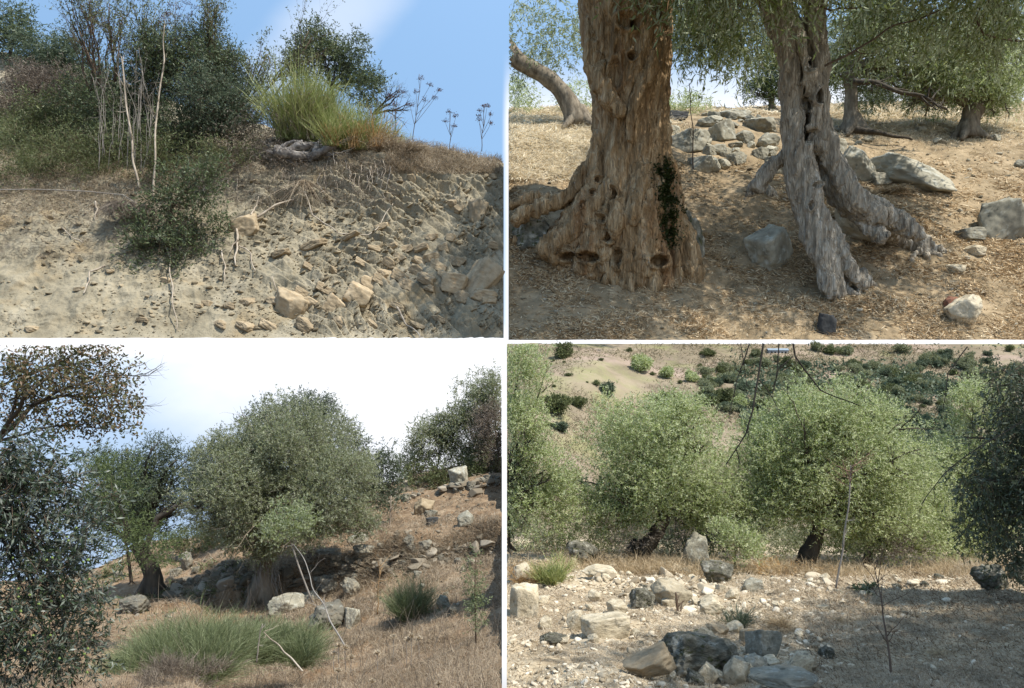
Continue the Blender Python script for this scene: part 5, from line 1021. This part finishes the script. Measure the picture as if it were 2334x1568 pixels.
c_ = GD.scatter(42000, foliage_scrub); d_ = RNG.normal(size=(len(c_), 3)) * (1, 1, .6) + (0, 0, .6); d_ /= np.linalg.norm(d_, axis=1)[:, None]; c_[:, 2] += RNG.random(len(c_)) ** 2 * .35
mb = MB(); mb.leaves(c_, d_, .22, .12, np.clip(.5 + .5 * noise(c_ * .8), 0, 1), 'd'); tag(mb.build('maquis_scrub', M['shrub_blue']), 'dark low scrub covering the wooded right part of the far hill', 'scrub', None, 'stuff')
# olives
OD = [('wide olive crown with a black leaning trunk left of centre', (1480, 1262), [(1452, 1272, 46), (1488, 1228, 36), (1512, 1190, 30), (1520, 1150, 26)], [(1500, 1040, 150, 130, 0), (1420, 1100, 100, 110, 0), (1580, 1080, 95, 110, 0), (1480, 960, 110, 70, 0), (1560, 970, 80, 60, 0), (1345, 1130, 70, 70, 4), (1390, 1160, 70, 40, -14), (1650, 1120, 60, 80, 6), (1450, 1160, 85, 48, -14), (1575, 1180, 55, 40, 0), (1600, 1150, 70, 50, 0), (1510, 1100, 100, 70, -40)], 12.6),
      ('tallest olive crown with a knobbly black trunk right of centre', (1845, 1288), [(1828, 1296, 36), (1846, 1258, 44), (1862, 1222, 30), (1868, 1195, 28), (1860, 1160, 26)], [(1880, 1000, 170, 120, 0), (1790, 1060, 120, 130, 0), (1980, 1040, 130, 110, 0), (1880, 930, 110, 60, 0), (1820, 960, 80, 60, 0), (1960, 960, 100, 60, 0), (1740, 1060, 70, 90, 5), (1760, 1150, 80, 70, -14), (1900, 1165, 110, 60, -20), (1940, 1215, 50, 36, -10), (1860, 1080, 120, 80, -40), (2040, 1100, 80, 80, -6), (1990, 1170, 100, 60, -16)], 12.8),
      ('low olive crown with two thin dark trunks right of the tallest one', (1975, 1305), [(1975, 1310, 26), (1978, 1270, 20), (1985, 1240, 18)], [(2010, 1150, 90, 90, 0), (2080, 1180, 80, 80, 0), (2000, 1210, 80, 50, -6), (2100, 1100, 70, 70, 0), (2120, 1230, 60, 40, 0)], 13.6),
      ('bright olive crown cut by the left edge', (1180, 1240), [(1150, 1250, 30), (1150, 1150, 24)], [(1170, 880, 80, 90, 0), (1200, 820, 60, 55, 0), (1180, 1000, 80, 90, 0), (1230, 1080, 80, 80, 0), (1210, 1160, 100, 70, 0), (1270, 1130, 50, 80, 10), (1140, 1100, 90, 90, 0), (1190, 960, 60, 60, -20)], 12.0),
      ('pale olive crown between the tallest tree and the dark right tree', (2200, 1290), [(2200, 1300, 18), (2200, 1200, 14)], [(2190, 1000, 80, 90, 0), (2230, 920, 60, 70, 0), (2170, 1110, 80, 90, 0), (2250, 1200, 90, 70, 0), (2190, 1220, 90, 50, 0), (2270, 1050, 70, 90, 0)], 14.5)]
for lab, base, tr, ls, Y in OD:
    tree('olive_tree', lab, 'tree', 'd', GD, base, tr, ls, 7.2, 2.4, 'olive_d', 'bark_dark', gap=.5, amp=.5, shell=.45, clump=20, up=.4, Y=Y, ns=3.6, tone=.35, nleaf=10, stemmat='twig_brown', sub=3, rough=.3)
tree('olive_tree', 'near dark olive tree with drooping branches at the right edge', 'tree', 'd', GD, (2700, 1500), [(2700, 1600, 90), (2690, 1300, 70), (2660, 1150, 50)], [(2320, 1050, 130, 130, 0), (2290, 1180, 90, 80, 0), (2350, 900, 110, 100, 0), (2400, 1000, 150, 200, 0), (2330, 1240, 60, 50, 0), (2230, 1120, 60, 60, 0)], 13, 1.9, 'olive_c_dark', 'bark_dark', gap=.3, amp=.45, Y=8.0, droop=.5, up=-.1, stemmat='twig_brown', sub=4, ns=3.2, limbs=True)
# the crown of that tree spreads high outside the frame and shades the ground in front
rr = thing('olive_tree', 'large shading olive tree standing just outside the right edge', 'tree', (8.5, 4.5, -2.4)); mb = MB(); mb.tube(wobble(bez((8.5, 4.5, -2.8), (8.2, 4.4, 0), (7.6, 4.2, 2.0), 14), .05), np.linspace(.4, .2, 14), 12)
LS = [(6.3, 3.4, 3.6, 1.9, 2.0, 1.1), (7.6, 4.4, 3.2, 2.0, 2.0, 1.2), (5.2, 2.6, 4.4, 1.5, 1.4, .8), (7.4, 2.4, 3.6, 1.8, 1.6, 1.0), (8.6, 4.6, 2.6, 1.6, 1.6, 1.2), (6.6, 2.3, 4.8, 1.6, 1.5, .8)]
for L_ in LS:
    for q in range(4): mb.tube(wobble(bez((7.6, 4.2, 2.0), (np.array(L_[:3]) + (7.6, 4.2, 2)) / 2 + (0, 0, .4), np.array(L_[:3]) + RNG.normal(size=3) * .6, 10), .06), np.linspace(.12, .02, 10), 6)
mb.build('trunk', M['bark_dark'], rr, smooth=True)
cm = MB(); foliage(cm, LS, 16000, 8, .11, .03, None, 3, .2, .25, .2, .3); cm.build('crown', M['olive_d'], rr)
tree('shrub', 'pale feathery grey green shrub between the two big olive crowns', 'shrub', 'd', GD, (1675, 1290), [(1675, 1295, 5), (1675, 1250, 4)], [(1675, 1235, 55, 48, 0), (1650, 1210, 30, 36, 0), (1705, 1240, 34, 36, 0)], 7, 1.9, 'olive_d', 'twig_brown', gap=.4, Y=11.4, up=.9, stemmat='twig_grey')
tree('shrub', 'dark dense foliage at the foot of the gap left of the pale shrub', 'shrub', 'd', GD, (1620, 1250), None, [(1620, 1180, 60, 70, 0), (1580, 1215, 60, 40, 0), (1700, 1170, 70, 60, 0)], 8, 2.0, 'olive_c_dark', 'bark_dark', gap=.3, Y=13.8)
tree('shrub', 'brown bare thicket under the crowns at the right', 'shrub', 'd', GD, (2080, 1290), None, [(2020, 1262, 70, 26, 0), (2090, 1258, 60, 28, 0)], 8, 1.3, 'shrub_brown', 'bark_dark', gap=.5, Y=12.6, wpx=1.3, amp=.5)
tree('shrub', 'reddish dry bramble before the knobbly trunk', 'shrub', 'd', GD, (1800, 1310), None, [(1770, 1300, 60, 20, 0), (1870, 1318, 40, 14, 0)], 8, 1.3, 'straw_orange', 'bark_dark', gap=.5, Y=11.2, wpx=1.3, amp=.5)
tree('shrub', 'bare twiggy shrub under the left of the wide crown', 'shrub', 'd', GD, (1380, 1270), None, [(1380, 1225, 60, 40, 0), (1440, 1235, 50, 34, 0), (1530, 1220, 60, 40, 0)], 9, .7, 'shrub_brown', 'bark_dark', gap=.5, Y=11.8, wpx=1.2, amp=.5)
broom('green_broom', 'bright yellow green broom tuft at the left edge of the stones', 'd', GD, 1262, 1330, 75, 85, 420, 'broom_y', spread=.45, wd=1.5, clumps=6, bend=.2)
broom('dry_tussock', 'orange dry tussock left of the bright broom tuft', 'd', GD, 1205, 1325, 80, 70, 600, 'straw_orange', spread=.6, wd=1.1, clumps=7, bend=.5, cat='grass tussock')
broom('dry_tussock', 'straw tussock right of centre before the shaded ground', 'd', GD, 1790, 1440, 70, 60, 500, 'straw', spread=.6, wd=1.2, clumps=4, bend=.5, cat='grass tussock')
broom('fennel_plant', 'feathery green plant among the stones at the centre', 'd', GD, 1680, 1430, 50, 95, 160, 'shrub_blue', spread=.4, wd=1.4, clumps=4, bend=.3, cat='plant')
broom('green_plant', 'glossy dark green leafy plant behind the shaded ground', 'd', GD, 1970, 1345, 60, 34, 90, 'shrub_dark', spread=.9, wd=6, clumps=4, bend=.5, cat='plant')
broom('green_plant', 'small bright green weed left of the tall dead stalk', 'd', GD, 1850, 1330, 40, 14, 70, 'yellowgreen', spread=1, wd=4, clumps=4, bend=.4, cat='plant')
broom('dry_tussock', 'tall pale grass tuft at the right end of the stone row', 'd', GD, 2200, 1310, 90, 50, 500, 'straw_d', spread=.5, wd=1.0, clumps=5, bend=.3, cat='grass tussock')
stick('dead_stalk', 'tall thin dead stalk with a rusty branched top before the tallest crown', 'dead stalk', 'd', [(1905, 1340, 8.8), (1922, 1250, 8.8), (1935, 1150, 8.8), (1940, 1060, 8.8)], 5, 2.6, 'twig_grey', kids=3, kl=.15, amp=.012)
r = MB(); tp = P(1940, 1062, 8.8)
for q in range(9): branch(r, tp - np.array([0, 0, .03 * q]), RNG.normal(size=3) * (1, .6, .4) + (0, 0, .5), .26, .006, 2, .6, 7, 4, up=.2)
tag(recenter(r.build('seed_head', M['rust'], clip='d')), 'rusty dry branched seed head on top of the tall dead stalk', 'seed head')
stick('dead_stalk', 'dark thin bare stem in the shaded foreground', 'dead stalk', 'd', [(2035, 1560, 4.6), (2020, 1450, 4.8), (2010, 1370, 5), (1992, 1290, 5.2)], 6, 2, 'twig_brown', kids=12, kl=.35, amp=.012)
stick('dead_stalk', 'forked brown stick standing among the stones', 'dead stalk', 'd', [(1548, 1435, 7.4), (1545, 1390, 7.4), (1540, 1350, 7.4)], 7, 4, 'twig_brown', kids=4, kl=.4)
# twigs that hang in from above
for lab, pts, w in [('longest dark twig hanging down at the centre of the hill view', [(1740, 783, 5), (1722, 900, 5), (1700, 990, 5), (1655, 1060, 5)], 5), ('dark twig hanging left of the longest one', [(1708, 783, 5), (1678, 870, 5), (1662, 955, 5)], 3), ('dark twig sweeping right towards the tallest crown', [(1808, 783, 5), (1812, 812, 5), (1870, 890, 5), (1960, 925, 5)], 4.5), ('short dark twig in the middle of the hanging ones', [(1775, 783, 5), (1772, 840, 5), (1765, 890, 5)], 3), ('dark twig bending down left from the knot', [(1808, 812, 5), (1775, 840, 5), (1760, 900, 5)], 3), ('thin twig forking from the longest one', [(1730, 865, 5), (1760, 905, 5), (1785, 960, 5)], 2.5), ('thin leftmost hanging twig', [(1688, 783, 5), (1695, 830, 5), (1702, 880, 5)], 2.2),
        ('dark twig arching down at the right before the pale crown', [(2205, 790, 5.5), (2160, 850, 5.5), (2150, 930, 5.5)], 3), ('long thin twig reaching left from the dark right tree', [(2330, 960, 5.5), (2230, 1020, 5.5), (2150, 1080, 5.5), (2100, 1150, 5.5)], 3.5)]:
    stick('hanging_twig', lab, 'twig', 'd', pts, w * 1.0, w * .5, 'bark_dark', kids=3, kl=.2, amp=.015)
# foreground stones
for x, y, w, h, rz, ti, lab, m, sd in [(1600, 1535, 185, 88, 6, 0, 'largest black mossy boulder with a pale top at the bottom centre', 'rock_moss', 3), (1745, 1510, 84, 76, -8, 0, 'upright dark boulder with a white edge next to the largest one', 'rock_b', 3), (1495, 1535, 125, 46, 0, -22, 'long rounded tan stone propped against the largest boulder', 'rock_a', 9), (1800, 1540, 66, 72, 0, 42, 'pale leaning slab right of the upright boulder', 'rock_d', 4),
        (1705, 1468, 34, 36, 0, 0, 'small orange stone between the two dark boulders', 'rock_a', 5), (1680, 1560, 70, 62, 0, 0, 'tan block at the bottom between the dark boulders', 'rock_d', 6), (1850, 1530, 46, 22, 0, -20, 'tan stone at the edge of the shade', 'rock_a', 8), (1790, 1575, 160, 36, 0, 0, 'broad flat grey stone cut by the bottom edge', 'rock_b', 10), (1590, 1290, 70, 74, 0, 0, 'tall black and white lichen boulder beside the leaning trunk', 'rock_b', 11),
        (1330, 1285, 80, 56, 0, 0, 'dark hump shaped boulder left of the leaning trunk', 'rock_moss', 12), (1375, 1315, 100, 24, 0, 0, 'flat white slab left of the leaning trunk', 'rock_d', 13), (1190, 1410, 70, 76, 0, 0, 'large pale boulder cut by the left edge', 'rock_d', 1), (1180, 1330, 60, 50, 0, 0, 'pale rounded boulder above the large one at the left edge', 'rock_d', 2),
        (1525, 1385, 110, 70, -10, 0, 'pale pyramid shaped boulder in the middle ground', 'rock_d', 0), (1465, 1385, 60, 44, 0, 0, 'dark sloping stone left of the pale pyramid boulder', 'rock_moss', 3), (1310, 1440, 52, 48, 0, 0, 'tan block standing in the left foreground', 'rock_d', 4), (1385, 1455, 120, 50, 0, 0, 'broad pale flat stone right of the tan standing block', 'rock_d', 5), (1260, 1470, 70, 26, 0, 0, 'dark wedge stone in the left foreground', 'rock_moss', 6),
        (1620, 1400, 60, 34, 0, 0, 'tan block right of the forked stick', 'rock_d', 7), (1640, 1330, 80, 50, 0, 0, 'dark jagged boulder behind the tan block', 'rock_moss', 8), (2270, 1345, 90, 52, 0, 0, 'round mossy boulder at the right end of the stone row', 'rock_moss', 9), (2325, 1325, 50, 50, 0, 0, 'black boulder cut by the right edge', 'rock_moss', 10), (1720, 1350, 60, 30, 0, 0, 'grey flat block on the edge of the shade', 'rock_b', 11), (1640, 1450, 60, 30, -10, 0, 'ochre block above the largest boulder', 'rock_a', 12), (1240, 1240, 60, 34, 0, 0, 'white stone under the left crown', 'rock_d', 13)]:
    rock(GD, x, y, w, h, lab, None, m, sd, rz, Yoff=-.35 if 'propped' in lab else 0, tilt=(0, ti), deep=.7, boxy=bool(sd % 2) and m != 'rock_moss')
for i in range(78):
    if i < 26: x = RNG.uniform(1160, 2334); y = 1325 + RNG.normal() * 16 - (x < 1500) * 20 + (x > 1900) * 5
    elif i < 38: x = RNG.normal(1520, 60); y = RNG.uniform(1290, 1380)
    else: x = RNG.uniform(1160, 1900); y = RNG.uniform(1340, 1560)
    w = RNG.uniform(18, 44) * (.6 if y < 1350 else 1)
    rock(GD, x, y, w, w * RNG.uniform(.4, .75), 'small pale angular stone among the rubble of the stony ground', 'small stones of the rubble ground', 'rock_d' if RNG.random() < .8 else 'rock_moss', boxy=bool(i % 2), tilt=(0, RNG.uniform(-20, 20)))
# far hillside trees
def hill_proto(mat, seed):
    mb = MB(); lobes = [(0, 0, .7, .8, .8, .6)] + [(*(RNG.normal(size=3) * (.55, .55, .3) + (0, 0, .85)), *(RNG.uniform(.3, .55) * np.array([1, 1, .9]))) for _ in range(9)]
    foliage(mb, lobes, 800, 6, .19, .10, None, 1.5, .3, .2, .4, .4)
    o = mb.build('crown', M[mat]); me = o.data; bpy.data.objects.remove(o)
    t = MB(); t.tube([(0, 0, -.2), (.05, 0, .3), (0, 0, .8)], [.12, .09, .05], 6); q = t.build('trunk', M['bark_dark']); m2 = q.data; bpy.data.objects.remove(q); return me, m2
PR = {k: [hill_proto(k, i) for i in range(3)] for k in ('olive_c', 'olive_d', 'shrub_mid', 'olive_c_dark', 'shrub_blue')}
def hill_tree(x, y, w, k, lab, grp):
    p = GD.at(x, y)
    if p[1] < 17: return
    c, t = PR[k][RNG.integers(0, 3)]; s = w * p[1] / F / 2.6
    r = thing('hillside_tree', lab, 'tree', p, grp); r.scale = (s, s, s * RNG.uniform(.8, 1.05)); r.rotation_euler[2] = RNG.random() * 6.28
    for nm, me in (('crown', c), ('trunk', t)): o = bpy.data.objects.new(nm, me); COL.objects.link(o); o.parent = r
for x, y, w, k, lab in [(1270, 945, 70, 'shrub_mid', 'largest round shrub on the pale hill above the left crown'), (1318, 932, 42, 'shrub_mid', 'round shrub right of the largest one on the pale hill'), (1385, 900, 46, 'shrub_blue', 'grey green shrub upper left of the wide olive crown'), (1460, 848, 60, 'olive_d', 'silvery tree with a dark left side high on the pale hill'), (1520, 862, 44, 'olive_d', 'silvery tree in the middle of the pale hill'), (1578, 870, 42, 'olive_d', 'silvery tree right of the middle one on the pale hill'), (1280, 818, 46, 'shrub_mid', 'green shrub near the upper left corner of the hill'),
        (1520, 928, 60, 'shrub_mid', 'green shrub just above the wide olive crown'), (1592, 912, 28, 'shrub_mid', 'small lone green shrub left of the gully'), (1565, 950, 28, 'shrub_mid', 'small green shrub right above the wide crown edge'), (1645, 918, 50, 'shrub_mid', 'leafy green tree at the gully edge'), (1680, 932, 46, 'olive_d', 'silvery tree in the gully'), (1740, 935, 44, 'shrub_mid', 'bright green tree in the gully'), (1630, 880, 30, 'olive_d', 'small silvery tree at the top of the gully'), (1280, 985, 40, 'shrub_blue', 'dusky shrub behind the left crown')]:
    hill_tree(x, y, w, k, lab, None)
for i in range(34): hill_tree(RNG.uniform(1240, 1640), RNG.uniform(800, 1000), RNG.uniform(8, 22), 'shrub_mid', 'tiny green bush dotted on the pale hill', 'tiny bushes on the pale hill')
cnt = 0
for i in range(900):
    x = RNG.uniform(1600, 2334); y = RNG.uniform(800, 1000) if x > 1750 else RNG.uniform(806, 940)
    if y < 835 and RNG.random() < .6: continue
    if noise(np.array([[x * .012, y * .03, 3.]]))[0] < -.12: continue
    cnt += 1
    if cnt > 285: break
    hill_tree(x, y, RNG.uniform(16, 38), ('olive_c', 'shrub_blue', 'olive_c', 'shrub_mid')[i % 4], 'dark tree in the wooded slope on the right far hill', 'trees of the wooded far hill')
# barn
p = GD.at(1775, 806); b = thing('barn', 'long low barn with a blue roof high on the far hill', 'barn', p); s = p[1] / F
def boxm(x0, x1, y0, y1, z0, z1):
    return [(x0, y0, z0), (x1, y0, z0), (x1, y1, z0), (x0, y1, z0), (x0, y0, z1), (x1, y0, z1), (x1, y1, z1), (x0, y1, z1)], [(0, 1, 5, 4), (1, 2, 6, 5), (2, 3, 7, 6), (3, 0, 4, 7), (4, 5, 6, 7), (0, 3, 2, 1)]
M['wall_w'] = solidmat('barn_wall', [(.40, .37, .33), (.5, .47, .43)], scale=2); M['roof_b'] = solidmat('blue_roof_sheet', [(.22, .27, .31), (.30, .35, .40)], scale=2, bump=.1); M['dark_open'] = solidmat('dark_opening', [(.02, .02, .02), (.03, .03, .03)])
mb = MB(); v, f = boxm(-22 * s, 22 * s, 0, 16 * s, -4 * s, 7 * s); mb.add(np.array(v) + p, f); mb.build('wall', M['wall_w'], b)
mb = MB(); mb.add(np.array([(-24 * s, -1.5 * s, 6.8 * s), (24 * s, -1.5 * s, 6.8 * s), (24 * s, 8 * s, 12 * s), (-24 * s, 8 * s, 12 * s), (24 * s, 17.5 * s, 6.8 * s), (-24 * s, 17.5 * s, 6.8 * s)]) + p, [(0, 1, 2, 3), (3, 2, 4, 5), (0, 5, 4, 1)]); mb.build('roof', M['roof_b'], b)
for k in range(5):
    mb = MB(); v, f = boxm((-18 + 8 * k) * s, (-14 + 8 * k) * s, -.35 * s, .2 * s, 0, 4.5 * s); mb.add(np.array(v) + p, f); mb.build('window', M['dark_open'], b)

pebbles(GD, 'rubble_heap', 'low heap of broken plates of stone left of centre below the leaning trunk', 420, 22, 'peb_d', 'd', lambda x, y, p: (p[..., 1] < 13) * np.exp(-((x - 1545) / 75) ** 2 - ((y - 1360) / 45) ** 2), res=4, flat=.5, alpha=3)
broom('dry_tussock', 'straw tussock below the heap of broken plates', 'd', GD, 1420, 1480, 60, 50, 260, 'straw_d', spread=.8, wd=1.2, clumps=4, bend=.7, cat='grass tussock')
broom('dry_tussock', 'dull straw tussock in the shade at the lower right', 'd', GD, 2130, 1500, 80, 55, 320, 'straw', spread=.8, wd=1.2, clumps=5, bend=.7, cat='grass tussock')
broom('dry_tussock', 'thin straw tussock in the shade left of the bare dark stem', 'd', GD, 1940, 1420, 70, 50, 240, 'straw', spread=.8, wd=1.1, clumps=5, bend=.7, cat='grass tussock')

for x, rx, m, lab in [(1330, 90, 'shrub_mid', 'low scrub behind the dark hump shaped boulder'), (1470, 80, 'olive_c_dark', 'dark scrub behind the black leaning trunk'), (1590, 80, 'shrub_mid', 'leafy scrub between the leaning trunk and the pale shrub'), (1740, 90, 'olive_c', 'grey green scrub behind the pale feathery shrub'), (1880, 80, 'shrub_mid', 'scrub right behind the knobbly trunk'), (2020, 100, 'olive_c_dark', 'dark scrub behind the two thin trunks'), (2170, 100, 'shrub_mid', 'scrub beyond the tall pale grass tuft'), (1200, 70, 'olive_c', 'scrub under the bright crown at the left edge')]:
    tree('shrub', lab, 'shrub', 'd', GD, (x, 1262), None, [(x, 1225, rx, 42, 0), (x - rx * .5, 1200, rx * .5, 40, 0), (x + rx * .5, 1240, rx * .6, 30, 0)], 7, 1.6, m, 'bark_dark', gap=.4, Y=15.4, amp=.5, ns=3.4)
for i in range(24):
    x = RNG.normal(1650, 95); y = RNG.uniform(1500, 1562); w = RNG.uniform(22, 58)
    rock(GD, x, y, w, w * RNG.uniform(.4, .8), 'broken stone heaped round the largest mossy boulder', 'broken stones round the largest boulder', 'rock_moss' if i % 3 == 0 else 'rock_d' if i % 3 == 1 else 'rock_b', boxy=bool(i % 2), tilt=(0, RNG.uniform(-35, 35)))
